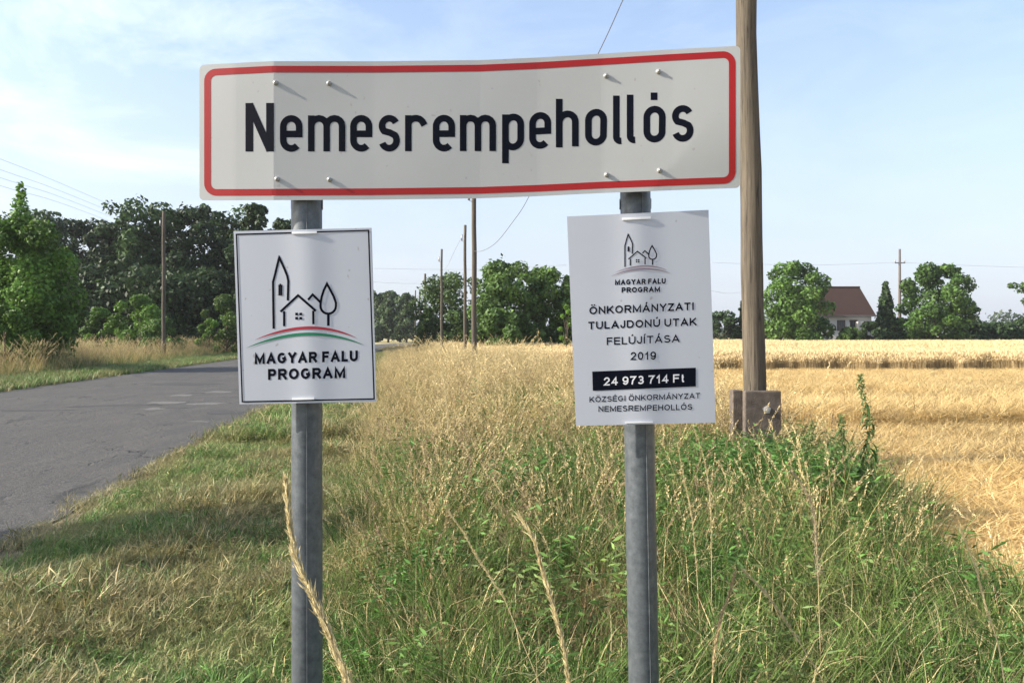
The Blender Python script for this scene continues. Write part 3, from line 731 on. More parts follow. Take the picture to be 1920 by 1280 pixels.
# ------------------------------------------------------------------ poles and wires
def pole(px, ptop, d, wpx, label, mat='dark_wood', lean=0, group='wooden utility poles', fittings=True):
    x = (px-960)/F*d; h = EYE+(HOR-ptop)/F*d; r = wpx/2/F*d
    e = empty('utility_pole', (x, d, 0)); tag(e, label, 'utility pole', group)
    m = MB(); n = 8; m.tube([(lean*i/n+.012*math.sin(i*1.7), 0, -.1+(h+.1)*i/n) for i in range(n+1)], [r*(1.08-.22*i/n) for i in range(n+1)], 14); m.build('post', M[mat], e, True)
    if fittings:
        m = MB(); m.tube([(lean-r-.10, 0, h-.9), (lean-r-.10, 0, h-.55)], [.05, .035], 8); m.tube([(lean-r-.12, 0, h-.9), (lean-r*.2, 0, h-1.0)], .012, 5); m.build('insulator', M['bolt'], e, True)
    return e
pole(889, 330, 28, 9.6, 'thick weathered pole right of centre whose top is hidden by the town sign', lean=.0)
pole(872, 422, 43.5, 6.0, 'second pole of the row, close left of the thickest one')
pole(828, 467, 55, 4.6, 'third pole of the row, slim and standing alone')
pole(797, 513, 78, 4.4, 'fourth pole of the row, half hidden by bushes')
pole(787, 543, 108, 3.0, 'farther of the tiny poles at the end of the row', fittings=False)
pole(779, 544, 118, 2.6, 'tiny last pole left of the others where the road ends', fittings=False)
pole(307, 396, 46, 7.0, 'lone dark pole in front of the wood across the road')
# big near pole with concrete stubs
e = empty('utility_pole', P(1419, 628, 8.25)-Vector((0, 0, EYE))); tag(e, 'large pale weathered wooden pole set in concrete stubs right of the town sign', 'utility pole', 'wooden utility poles')
m = MB(); hz_ = 9.0; nn = 24
m.tube([((-.118+.012*math.sin(i*.9))*(i/nn)*hz_/5.3+.0*i, 0, .05+hz_*i/nn) for i in range(nn+1)], [.124*(1-.20*i/nn)*(1+.02*math.sin(i*2.3)) for i in range(nn+1)], 28)
m.build('post', M['pole_wood'], e, True)
m = MB(); m.box((-.203, -.235, -.1), (.186, -.135, 1.0)); 
slab = m.build('concrete_stub', M['concrete'], e); bv = slab.modifiers.new('bevel', 'BEVEL'); bv.width = .012; bv.segments = 2
m = MB(); m.box((-.245, .06, -.1), (-.135, .20, .985)); s2 = m.build('concrete_stub', M['concrete'], e); bv = s2.modifiers.new('bevel', 'BEVEL'); bv.width = .01; bv.segments = 2
m = MB(); m.tube([(.03, -.125, .80), (.03, -.275, .80)], .016, 8); m.tube([(.03, -.240, .80), (.03, -.258, .80)], .034, 6); m.build('bolt', M['bolt'], e)
m = MB(); m.tube([(.03, -.2362, .80), (.03, -.240, .80)], .048, 5); m.build('washer_plate', M['bolt'], e)
for zz in (.62, .30):
    m = MB(); m.tube([(.142*math.cos(a), .142*math.sin(a), zz) for a in [q*PI/8 for q in range(17)]], .004, 5, False); m.build('wire_binding', M['wire'], e)
# far concrete pole with a cross-arm
e = empty('power_pole', P(1687, 628, 112)-Vector((0, 0, EYE))); tag(e, 'distant grey power pole with a short cross-arm right of the house', 'power pole')
h = EYE+(HOR-467)/F*112
m = MB(); m.tube([(0, 0, 0), (0, 0, h)], [.26, .15], 10); m.build('post', M['concrete'], e, True)
m = MB(); m.box((-.75, -.12, h-2.15), (.75, .0, h-2.0)); m.build('cross_arm', M['wire'], e)
for xx in (-.7, .7):
    m = MB(); m.tube([(xx, -.06, h-2.0), (xx, -.06, h-1.55)], [.10, .06], 8); m.build('insulator', M['bolt'], e, True)

def wire(label, pts, r, mat='wire', group=None, n=10):
    pts = [Vector(p) for p in pts]
    m = MB(); m.tube(pts, r, 5); o = m.build('overhead_wire', M[mat], None, True); tag(o, label, 'wire', group); return o
def smooth(pts, n=8):
    pts = [Vector(p) for p in pts]; out = []
    for i in range(len(pts)-1):
        p0 = pts[max(0, i-1)]; p1 = pts[i]; p2 = pts[i+1]; p3 = pts[min(len(pts)-1, i+2)]
        for k in range(n):
            t = k/n; out.append(.5*((2*p1)+(p2-p0)*t+(2*p0-5*p1+4*p2-p3)*t*t+(3*p1-p0-3*p2+p3)*t**3))
    out.append(pts[-1]); return out
wire('single sagging wire from the large wooden pole to the thick middle pole', smooth([P(889, 471, 28), P(905, 470, 26), P(930, 455, 23.6), P(960, 418, 21.2), P(990, 372, 19.1), P(1055, 232, 15.6), P(1122, 100, 13.2), P(1168, 0, 11.95), P(1300, -300, 9.2), P(1395, -560, 8.3)]), .008)
wire('wire drooping from the second pole of the row to the third', smooth([P(868, 440, 43.3), P(850, 475, 48), P(838, 500, 52), P(829, 503, 55)]), .010, 'wire_thin')
gwr = 'power lines slanting over the spired tree'
for i, (ya, yb, xb) in enumerate([(298, 386, 225), (318, 396, 215), (333, 404, 205), (348, 412, 200)]):
    A = P(-260, ya-95, 30); B = P(307, yb+42, 95)
    mid = P(0, ya, 44); m2 = P(130, ya+(yb-ya)*.60, 60)
    wire(['topmost', 'second from the top', 'third from the top', 'lowest'][i]+' of the four slanting power lines at the upper left', smooth([A, mid, m2, B]), .010, 'wire_thin', gwr)
for i, (a, b, d) in enumerate([((690, 503), (1062, 497), 112), ((690, 528), (860, 525), 112), ((1330, 492), (1687, 492), 112), ((1687, 492), (2150, 500), 112), ((1330, 544), (1400, 546), 112)]):
    c = P((a[0]+b[0])/2, (a[1]+b[1])/2+5, d)
    wire(['faint upper distant wire crossing behind the middle poles', 'faint lower distant wire left of the middle poles', 'faint wire from the large pole to the distant power pole', 'faint wire running right from the distant power pole', 'faint short wire just left of the large wooden pole'][i],
         smooth([P(*a, d), c, P(*b, d)]), .022, 'wire_thin')

# ------------------------------------------------------------------ sign posts
def post(pxt, pxb, label):
    d = 2.158; a = P(pxt, 240, d); b = P(pxb, 1280, d)
    t = (a-b)/(a.z-b.z); base = b-t*b.z; top = b+t*(2.30-b.z)
    e = empty('sign_post', base); tag(e, label, 'sign post', 'steel posts of the town sign')
    m = MB(); r = .0435
    m.tube([Vector((0, 0, 0))+(top-base)*(i/24)-Vector((0, 0, .1))*(i == 0) for i in range(25)], r, 40); m.build('tube', M['steel'], e, True)
    m = MB(); m.tube([(top-base), (top-base)+Vector((0, 0, .018))], [r+.003, r-.002], 32); m.build('cap', M['text'], e, True)
    m = MB(); q = lambda z, dx: (top-base)*(z/(top-base).z)+Vector((dx, -r-.0006, 0)); m.tube([q(z*.1+.05, .012) for z in range(1, 22)], .0012, 4); m.build('weld_seam', M['steel'], e)
    for zc in (1.98, 2.22):
        m = MB(); n = 20; c = (top-base)*(zc/(top-base).z)
        V = []; 
        for k in range(n+1):
            an = PI*(.0+1.0*k/n); V += [(c.x+(r+.0025)*math.cos(an), c.y+(r+.0025)*math.sin(an), zc-.015), (c.x+(r+.0025)*math.cos(an), c.y+(r+.0025)*math.sin(an), zc+.015)]
        m.add(V, [(2*k, 2*k+2, 2*k+3, 2*k+1) for k in range(n)]); m.build('clamp_band', M['bolt'], e, True)
    return e
post(575, 576, 'left galvanised post of the town sign')
post(1189, 1207, 'right galvanised post of the town sign, leaning slightly')

# ------------------------------------------------------------------ town sign surface
SX = [374, 440, 505, 513, 700, 900, 1010, 1130, 1260, 1388]
ST = [122, 118.5, 115.2, 115, 115.2, 113, 108.2, 101, 93, 86]
SB = [376, 375.8, 375.5, 375.4, 374.6, 372, 368, 362, 357, 352.5]
SD = [2.124, 2.1085, 2.097, 2.0955, 2.1000, 2.1000, 2.096, 2.086, 2.068, 2.047]
def sgn(px, py, off=0.0):
    """point on the bent plate seen at photo pixel px,py; off = metres proud of it"""
    d = np.interp(px, SX, SD)
    t = (py-np.interp(px, SX, ST))/(np.interp(px, SX, SB)-np.interp(px, SX, ST))
    # the lower right corner is creased backwards
    u = (px-1240)/148.; v = (t-.62)/.38
    f = max(0., u*.9+v*.55-.42) if (t > .4 and px > 1225) else 0.
    d = d+0.011*f*min(1, max(0, (t-.4)/.5))
    d += .0022*math.sin(px*.012+1)*math.sin(t*3.1)
    return P(px, py, d-off)

def sign_grid(off, r=9.0, back=False):
    cols = []; x = SX[0]; xs = [SX[0]+r*(1-math.cos(a*PI/10)) for a in range(6)]
    xs += [SX[0]+r+(SX[-1]-SX[0]-2*r)*i/150 for i in range(1, 150)]+[513.0, 505.0]
    xs += [SX[-1]-r*(1-math.cos(a*PI/10)) for a in range(6)]; xs = sorted(set(round(q, 3) for q in xs))
    NT = 26; V = []
    for x in xs:
        tp, bt = np.interp(x, SX, ST), np.interp(x, SX, SB)
        dd = min(x-SX[0], SX[-1]-x); c = 0 if dd >= r else r-math.sqrt(max(0, r*r-(r-dd)**2))
        for j in range(NT+1):
            py = tp+c+(bt-tp-2*c)*j/NT; V.append(sgn(x, py, off))
    n = NT+1; Fc = []
    for i in range(len(xs)-1):
        for j in range(NT): Fc.append((i*n+j, i*n+j+1, (i+1)*n+j+1, (i+1)*n+j))
    nc = len(xs); ring = [(i*n) for i in range(nc)]+[(nc-1)*n+j for j in range(1, n)]+[(i*n+n-1) for i in range(nc-2, -1, -1)]+[j for j in range(n-2, 0, -1)]
    return V, Fc, ring
ts = empty('town_sign', (.0, 2.1, 0)); tag(ts, 'wide white town name sign with a red border, slightly bent, across both posts', 'town sign')
def sobj(name, V, Fc, mat, parent=ts, smooth=False, orig=(0, 2.1, 0)):
    o_ = Vector(orig); me = mesh(name, [Vector(v)-o_ for v in V], Fc, mat, smooth=smooth); bm_fix(me); return obj(name, me, parent)
V1, F1, ring = sign_grid(0); V2, F2, _ = sign_grid(-.004)
n1 = len(V1); VV = V1+V2; FF = list(F1)+[tuple(i+n1 for i in f[::-1]) for f in F2]
R_ = len(ring)
FF += [(ring[i], ring[(i+1) % R_], ring[(i+1) % R_]+n1, ring[i]+n1) for i in range(R_)]
pl = sobj('panel', VV, FF, M['sign_white'], smooth=False)

def ribbon(path, w, surf, off, closed=False, caps='butt', step=5.0):
    """a strip of width w (photo px) along a path on a surface"""
    pts = [Vector((p[0], p[1])) for p in path]
    if closed: pts.append(pts[0])
    # resample
    out = [pts[0]]
    for a, b in zip(pts[:-1], pts[1:]):
        L_ = (b-a).length; n = max(1, int(L_/step))
        for i in range(1, n+1): out.append(a+(b-a)*i/n)
    if closed: out.pop()
    N_ = len(out); V = []; Fc = []
    ww = w if callable(w) else (lambda t: w)
    for i, p in enumerate(out):
        if closed: a = out[i-1]; b = out[(i+1) % N_]
        else: a = out[max(0, i-1)]; b = out[min(N_-1, i+1)]
        # mitre at corners
        d1 = (p-a).normalized() if (p-a).length > 1e-6 else (b-p).normalized(); d2 = (b-p).normalized() if (b-p).length > 1e-6 else d1
        t = (d1+d2).normalized(); nn_ = Vector((-t.y, t.x)); k = min(2.2, 1/max(.3, nn_.dot(Vector((-d1.y, d1.x)))))
        h = ww(i/max(1, N_-1))*.5*k
        for q in (p+nn_*h, p-nn_*h): V.append(surf(q.x, q.y, off))
    m_ = N_ if closed else N_-1
    for i in range(m_):
        j = (i+1) % N_; Fc.append((2*i, 2*i+1, 2*j+1, 2*j))
    return V, Fc

def arc(cx, cy, rx, ry, a0, a1, n=12):
    return [(cx+rx*math.cos(math.radians(a0+(a1-a0)*i/n)), cy-ry*math.sin(math.radians(a0+(a1-a0)*i/n))) for i in range(n+1)]

# border ring, in plate coordinates
def border_path(ins, r, nseg=8):
    x0, x1 = SX[0]+ins, SX[-1]-ins
    top = lambda x: np.interp(x, SX, ST)+ins; bot = lambda x: np.interp(x, SX, SB)-ins
    p = []
    xs = np.linspace(x0+r, x1-r, 120); p += [(x, top(x)) for x in xs]
    p += [(x1-r+r*math.sin(a), top(x1-r)+r-r*math.cos(a)) for a in np.linspace(.15, PI/2, nseg)]
    yb = bot(x1-r)-r; ya = top(x1-r)+r; p += [(x1, ya+(yb-ya)*i/20) for i in range(1, 20)]
    p += [(x1-r+r*math.cos(a), yb+r*math.sin(a)) for a in np.linspace(0, PI/2-.15, nseg)]
    p += [(x, bot(x)) for x in xs[::-1]]
    yb = bot(x0+r)-r; ya = top(x0+r)+r
    p += [(x0+r-r*math.sin(a), yb+r*math.cos(a)) for a in np.linspace(.15, PI/2, nseg)]
    p += [(x0, yb+(ya-yb)*i/20) for i in range(1, 20)]
    p += [(x0+r-r*math.cos(a), ya-r*math.sin(a)) for a in np.linspace(0, PI/2-.15, nseg)]
    return p
V, Fc = ribbon(border_path(15.0, 17), 12.5, sgn, .0005, closed=True, step=50)
sobj('red_border', V, Fc, M['red'])

# ---- town name lettering, drawn glyph by glyph in strokes
BX = [460, 930, 985, 1042, 1090, 1165, 1185, 1228, 1300]; BY = [284.4, 283.4, 280, 277, 274, 270.0, 268.5, 266.7, 265.0]
def base(px): return float(np.interp(px, BX, BY))
def glyph(ch, x0, x1, sw=11.6, xh=67.5):
    h = sw/2; L0, R0 = x0+h, x1-h; W = R0-L0; cx = (L0+R0)/2; r = W/2; S_ = []
    T0, B0 = xh-h, h                                          # centre-line top and bottom above the base line
    up = lambda pts: pts
    def A(cx, cy, rx, ry, a0, a1, n=12): return [(cx+rx*math.cos(math.radians(a0+(a1-a0)*i/n)), cy+ry*math.sin(math.radians(a0+(a1-a0)*i/n))) for i in range(n+1)]
    ry = r*1.05
    if ch == 'N':
        S_ = [[(L0+1, 0), (L0+1, 91)], [(R0-1, 0), (R0-1, 91)], [(L0-1+2, 89), (R0-1, 2)]]
    elif ch == 'e':
        S_ = [[(L0+1, xh*.485), (R0, xh*.485)]+[(R0, T0-ry)]+A(cx, T0-ry, r, ry, 0, 180)[1:]+[(L0, B0+ry)]+A(cx, B0+ry, r, ry, 180, 318)[1:]]
    elif ch == 'm':
        q = W/4
        S_ = [[(L0, 0), (L0, xh)], [(L0, T0-q)]+A(L0+q, T0-q, q, q, 180, 0, 8)+[(cx, 0)], [(cx, T0-q)]+A(cx+q, T0-q, q, q, 180, 0, 8)+[(R0, 0)]]
    elif ch == 's':
        ry2 = (T0-B0)/4.0
        S_ = [A(cx, T0-ry2, r*.96, ry2, 25, 165, 10)+A(cx, T0-ry2, r*.96, ry2, 165, 225, 6)[1:]+[(cx+r*.1, xh*.515)]+A(cx, B0+ry2*1.05, r*.98, ry2*1.05, 42, -90, 10)+A(cx, B0+ry2*1.05, r*.98, ry2*1.05, -90, -160, 6)[1:]]
    elif ch == 'r':
        S_ = [[(L0, 0), (L0, xh)], [(L0, T0-r*.9)]+A(L0+r*1.0, T0-r*.85, r*1.0, r*.85, 170, 30, 9)+[(R0+2.5, T0-r*.95)]]
    elif ch == 'p':
        S_ = [[(L0, -24), (L0, xh)], [(L0, T0-ry)]+A(cx, T0-ry, r, ry, 180, 0)+[(R0, B0+ry)]+A(cx, B0+ry, r, ry, 0, -180)[1:]]
    elif ch == 'h':
        S_ = [[(L0, 0), (L0, 91)], [(L0, T0-ry)]+A(cx, T0-ry, r, ry, 180, 0)+[(R0, 0)]]
    elif ch in 'oO':
        S_ = [A(cx, T0-ry, r, ry, 0, 180)+A(cx, B0+ry, r, ry, 180, 360)]
        if ch == 'O': S_ += [[(cx-1, 79), (cx-1, 93)]]
    elif ch == 'l':
        q = 8
        S_ = [[(L0, 91), (L0, h+q)]+A(L0+q, h+q, q, q, 180, 280, 6)[1:]]
    return S_
letters = [('N', 459.8, 514, 13.4), ('e', 525.4, 566.7, 11.4), ('m', 578, 647, 11.2), ('e', 657, 697.5, 11.4), ('s', 710, 749.5, 11.4), ('r', 760, 799, 11.2), ('e', 812, 852.7, 11.4), ('m', 862.8, 929.4, 11.2),
           ('p', 942, 982, 11.4), ('e', 992.8, 1032.8, 11.4), ('h', 1042.8, 1084.4, 11.4), ('o', 1097.5, 1137.5, 11.4), ('l', 1150, 1171, 11.2), ('l', 1175.8, 1197, 11.2), ('O', 1207, 1247.5, 11.4), ('s', 1260, 1300, 11.4)]
for ch, xa, xb, sw in letters:
    V = []; Fc = []
    scy = 1.0
    for si, st in enumerate(glyph(ch, xa, xb, sw)):
        closed = ch in 'oO' and si == 0
        if closed: st = st[:-1]
        w_ = sw+1.2
        if ch == 'N' and si == 2: w_ = sw*1.02
        v, f = ribbon([(x, base(x)-y*scy) for x, y in st], w_, sgn, .0004+.00008*si, closed=closed, step=5)
        n0 = len(V); V += v; Fc += [tuple(i+n0 for i in q) for q in f]
    sobj('letter', V, Fc, M['text'])

for (bx, by) in [(517, 156), (617, 157), (1136, 143), (1234, 135), (520, 336), (618, 337), (1137, 328), (1236, 320)]:
    c = sgn(bx, by, 0); m = MB(); o2 = Vector((0, 2.1, 0))
    m.tube([c-o2+Vector((0, .003, 0)), c-o2+Vector((0, -.0045, 0)), c-o2+Vector((0, -.0065, 0))], [.0068, .0066, .0045], 14)
    m.tube([c-o2+Vector((0, .0, 0)), c-o2+Vector((0, -.0095, 0))], .0034, 8)
    m.build('bolt', M['bolt'], ts, True)

# ------------------------------------------------------------------ posters
def poster(TL, TR, BR_, BL, d, pole_u, amp, curl, label, tilt_d=(0, 0)):
    cx, cy = (TL[0]+TR[0])/2, (TL[1]+BL[1])/2
    ux = 1.0
    def surf(px, py, off=0.0):
        # inverse bilinear (quads are nearly parallelograms)
        v = (py-TL[1])/(BL[1]-TL[1]); u = 0
        for _ in range(3):
            lx = TL[0]+(BL[0]-TL[0])*v; rx = TR[0]+(BR_[0]-TR[0])*v; u = (px-lx)/(rx-lx)
            ly = TL[1]+(TR[1]-TL[1])*u; by_ = BL[1]+(BR_[1]-BL[1])*u; v = (py-ly)/(by_-ly)
        b = amp*math.exp(-((u-pole_u)/.13)**2)
        dd = d-b+curl*(u-.5)**2*4+tilt_d[0]*(u-.5)+tilt_d[1]*(v-.5)
        return P(px, py, dd-off)
    e = empty('information_sign', P(cx, HOR, d)-Vector((0, 0, EYE))); tag(e, label, 'sign')
    nu, nv = 44, 14; V = []; W = []
    for j in range(nv+1):
        for i in range(nu+1):
            u, v = i/nu, j/nv
            px = (TL[0]*(1-u)+TR[0]*u)*(1-v)+(BL[0]*(1-u)+BR_[0]*u)*v; py = (TL[1]*(1-u)+TR[1]*u)*(1-v)+(BL[1]*(1-u)+BR_[1]*u)*v
            V.append(surf(px, py)); W.append(surf(px, py, -.003))
    n = nu+1; Fc = [(j*n+i, j*n+i+1, (j+1)*n+i+1, (j+1)*n+i) for j in range(nv) for i in range(nu)]; k = len(V)
    ring = [i for i in range(n)]+[j*n+nu for j in range(1, nv+1)]+[nv*n+i for i in range(nu-1, -1, -1)]+[j*n for j in range(nv-1, 0, -1)]
    FF = Fc+[tuple(q+k for q in f[::-1]) for f in Fc]+[(ring[i], ring[(i+1) % len(ring)], ring[(i+1) % len(ring)]+k, ring[i]+k) for i in range(len(ring))]
    o_ = tuple(e.location)
    sobj('panel', V+W, FF, M['poster_white'], e, False, o_)
    return e, surf, o_

def emblem(e, surf, o_, tf, sw, red, green, ink):
    """village emblem; tf maps the left poster's drawing pixels to this poster"""
    inkV = []; inkF = []; lay_ = [0]
    def st(path, w=sw, closed=False):
        lay_[0] += 1
        v, f = ribbon([tf(*p) for p in path], w, surf, .0006+.00004*lay_[0], closed, step=3); n0 = len(inkV); inkV.extend(v); inkF.extend([tuple(i+n0 for i in q) for q in f])
    st([(322, 713), (318, 410), (325, 385), (358, 250), (392, 325), (410, 370), (417, 405), (414, 530)])
    st([(390, 697), (390, 600)]); st([(366, 603), (480, 497), (596, 598)]); st([(579, 596), (580, 684)])
    st([(545, 526), (575, 492), (626, 542)])
    tr = [(668, 422), (690, 462), (712, 505), (726, 545)]+[(676+50*math.cos(a), 566+50*math.sin(a)) for a in [x*PI/10 for x in range(0, 11)]]+[(627, 545), (634, 505), (648, 462)]
    st(tr, sw, True)
    st([(677, 618), (677, 694)], sw*1.15)
    # tower window: dark arch with a light cross of gaps
    st([(359, 428), (359, 498)], sw*.85); st([(372, 428), (372, 498)], sw*.85) 
    st([(360, 430), (371, 430)], sw*1.1); st([(360, 463), (372, 463)], sw*.5)
    for cx_ in (471, 498):
        for cy_ in (618, 645): st([(cx_-9, cy_), (cx_+9, cy_)], sw*1.15)
    sobj('emblem', inkV, inkF, ink, e, False, o_)
    def lens(x0, y0, x1, y1, x2, y2, w, mat, nm):
        pts = []
        for i in range(41):
            t = i/40; a = (1-t)**2; b = 2*t*(1-t); c = t*t
            mx, my = 2*x1-(x0+x2)/2, 2*y1-(y0+y2)/2
            pts.append(tf(a*x0+b*mx+c*x2, a*y0+b*my+c*y2))
        v, f = ribbon(pts, lambda t: max(.25, w*math.sin(PI*t)**.75), surf, .0011, False, step=50); sobj(nm, v, f, mat, e, False, o_)
    lens(200, 786, 545, 707, 858, 772, sw*1.25, red, 'red_arc'); lens(145, 838, 535, 748, 905, 818, sw*1.35, green, 'green_arc')

def CA(cx, cy, rx, ry, a0, a1, n=10): return [(cx+rx*math.cos(math.radians(a0+(a1-a0)*i/n)), cy+ry*math.sin(math.radians(a0+(a1-a0)*i/n))) for i in range(n+1)]
# capitals as centre lines in a unit box: (width, [(path, closed, square ends)])
GL = {
 'M': (.86, [([(0, 0), (0, 1), (.5, .08), (1, 1), (1, 0)], 0, 1)]),
 'A': (.76, [([(0, 0), (.5, 1), (1, 0)], 0, 1), ([(.2, .30), (.8, .30)], 0, 0)]),
 'G': (.76, [(CA(.5, .5, .5, .5, 48, 360, 18)+[(1, .44), (.55, .44)], 0, 0)]),
 'H': (.70, [([(0, 0), (0, 1)], 0, 1), ([(1, 0), (1, 1)], 0, 1), ([(0, .52), (1, .52)], 0, 0)]),
 'Y': (.70, [([(0, 1), (.5, .45), (1, 1)], 0, 1), ([(.5, .45), (.5, 0)], 0, 1)]),
 'R': (.70, [([(0, 0), (0, 1), (.6, 1)]+CA(.68, .74, .30, .26, 90, -90, 8)+[(0, .48)], 0, 1), ([(.55, .46), (1, 0)], 0, 1)]),
 'P': (.64, [([(0, 0), (0, 1), (.6, 1)]+CA(.68, .72, .32, .28, 90, -90, 8)+[(0, .44)], 0, 1)]),
 'F': (.58, [([(0, 0), (0, 1), (1, 1)], 0, 1), ([(0, .52), (.88, .52)], 0, 1)]),
 'E': (.62, [([(1, 1), (0, 1), (0, 0), (1, 0)], 0, 1), ([(0, .52), (.92, .52)], 0, 1)]),
 'L': (.54, [([(0, 1), (0, 0), (1, 0)], 0, 1)]),
 'U': (.70, [([(0, 1), (0, .38)]+CA(.5, .38, .5, .38, 180, 360, 10)+[(1, 1)], 0, 1)]),
 'O': (.80, [(CA(.5, .5, .5, .5, 0, 342, 19), 1, 0)]),
 'N': (.70, [([(0, 0), (0, 1), (1, 0), (1, 1)], 0, 1)]),
 'K': (.70, [([(0, 0), (0, 1)], 0, 1), ([(.92, 1), (0, .30)], 0, 1), ([(.36, .58), (1, 0)], 0, 1)]),
 'Z': (.62, [([(0, 1), (1, 1), (0, 0), (1, 0)], 0, 1)]),
 'T': (.64, [([(0, 1), (1, 1)], 0, 1), ([(.5, 1), (.5, 0)], 0, 1)]),
 'I': (.20, [([(.5, 0), (.5, 1)], 0, 1)]),
 'J': (.50, [([(1, 1), (1, .3)]+CA(.5, .3, .5, .3, 0, -180, 8), 0, 1)]),
 'D': (.72, [([(.0, 0), (0, 1), (.5, 1)]+CA(.5, .5, .5, .5, 90, -90, 10)+[(0, 0)], 0, 0)]),
 'S': (.66, [(CA(.5, .755, .44, .245, 25, 250, 10)+CA(.5, .26, .5, .26, 70, -160, 12), 0, 0)]),
 '2': (.56, [(CA(.5, .71, .48, .29, 165, -30, 10)+[(0, 0), (1, 0)], 0, 1)]),
 '0': (.56, [(CA(.5, .5, .5, .5, 0, 342, 19), 1, 0)]),
 '1': (.40, [([(.15, .72), (.75, 1), (.75, 0)], 0, 1)]),
 '9': (.56, [(CA(.5, .68, .5, .32, 0, 340, 14), 1, 0), ([(1, .68), (1, .45)]+CA(.5, .42, .5, .42, 0, -150, 8), 0, 0)]),
 '4': (.58, [([(.75, 0), (.75, 1), (0, .27), (1, .27)], 0, 1)]),
 '7': (.56, [([(0, 1), (1, 1), (.42, .45), (.3, 0)], 0, 1)]),
 '3': (.56, [(CA(.48, .74, .44, .26, 150, -90, 9)+CA(.48, .25, .52, .25, 90, -160, 9), 0, 0)]),
 't': (.34, [([(.4, .92), (.4, .15)]+CA(.65, .15, .25, .15, 180, 290, 4), 0, 1), ([(0, .66), (.95, .66)], 0, 0)]),
 ' ': (.22, [])}
ACC = {'Ö': ('O', 'd'), 'Á': ('A', 'a'), 'Ú': ('U', 'a'), 'Í': ('I', 'a'), 'É': ('E', 'a'), 'Ó': ('O', 'a')}
def text(e, surf, o_, s, x0, y0, x1, y1, cap, bold, mat, off=.0006):
    """s spans x0..x1 on base line (x0,y0)-(x1,y1), capitals cap px tall, strokes bold x cap thick"""
    gap = .15; tot = 0; lay_ = []
    for ch in s:
        b, ac = ACC.get(ch, (ch, None)); wd = GL[b][0]; lay_.append((b, ac, tot, wd)); tot += wd+(gap if ch != ' ' else .06)
    tot -= gap; k = (x1-x0)/(tot*cap); hy = bold/2; hx = hy/k
    V = []; Fc = []; n_ = 0
    def put(path, closed, w):
        nonlocal n_
        def m_(x, y): px = x0+x*cap*k; return (px, y0+(y1-y0)*(px-x0)/(x1-x0)-y*cap)
        v, f = ribbon([m_(*p) for p in path], w, surf, off+.00005*(n_ % 3), bool(closed), step=cap*.5); n_ += 1
        q = len(V); V.extend(v); Fc.extend([tuple(i+q for i in t) for t in f])
    for b, ac, ox, wd in lay_:
        for path, cl, sq in GL[b][1]:
            pp = [(ox+hx+(wd-2*hx)*x, hy+(1-2*hy)*y) for x, y in path]
            if sq and not cl:
                for a_, b_ in ((0, 1), (-1, -2)):
                    dx, dy = (pp[a_][0]-pp[b_][0])*k, pp[a_][1]-pp[b_][1]; l = math.hypot(dx, dy); pp[a_] = (pp[a_][0]+dx/l*hy/k, pp[a_][1]+dy/l*hy)
            put(pp, cl, bold*cap)
        cx_ = ox+wd/2
        if ac == 'a': put([(cx_-.04, 1.08), (cx_+.10, 1.27)], 0, bold*cap*.95)
        if ac == 'd':
            for dx in (-.13, .13): put([(cx_+dx, 1.09), (cx_+dx, 1.09+bold)], 0, bold*cap)
    sobj('writing', V, Fc, mat, e, False, o_)

# left poster
Z3 = lambda X, Y: (420+X/3.46, 410+Y/3.46)
e, sf, o_ = poster((438, 433.5), (697, 427), (706, 753), (449, 757.5), 2.092, .53, .004, .003, 'white poster with a large village emblem and thin dark frame on the left post')
fr = [(443.3, 439.5), (691, 432), (701.5, 747.5), (454.3, 753)]
fp = []
for i in range(4):
    a, b = fr[i], fr[(i+1) % 4]; fp += [(a[0]+(b[0]-a[0])*k/40, a[1]+(b[1]-a[1])*k/40) for k in range(40)]
v, f = ribbon(fp, 2.6, sf, .0009, True, step=500); sobj('frame_line', v, f, M['text'], e, False, o_)
emblem(e, sf, o_, Z3, 4.3, M['logo_red'], M['logo_green'], M['text'])
text(e, sf, o_, 'MAGYAR FALU', 477.5, 682.5, 671, 677, 20.2, .235, M['text'])
text(e, sf, o_, 'PROGRAM', 502.5, 712, 647.5, 708.5, 20.5, .235, M['text'])
def strap(e, sf, o_, x0, x1, y0, y1, h):
    V = []; Fc = []; n = 12
    for i in range(n+1):
        x = x0+(x1-x0)*i/n; y = y0+(y1-y0)*i/n
        V += [sf(x, y-h/2, .001), sf(x, y-h/2, .0035), sf(x, y+h/2, .0035), sf(x, y+h/2, .001)]
    for i in range(n):
        a = 4*i
        for k_ in range(4): Fc.append((a+k_, a+(k_+1) % 4, a+4+(k_+1) % 4, a+4+k_))
    Fc += [(0, 1, 2, 3), (4*n+3, 4*n+2, 4*n+1, 4*n)]
    sobj('strap', V, Fc, M['strap'], e, False, o_)
strap(e, sf, o_, 547, 594, 436.5, 435.5, 4.2); strap(e, sf, o_, 547, 589, 747.5, 746.5, 4.5)
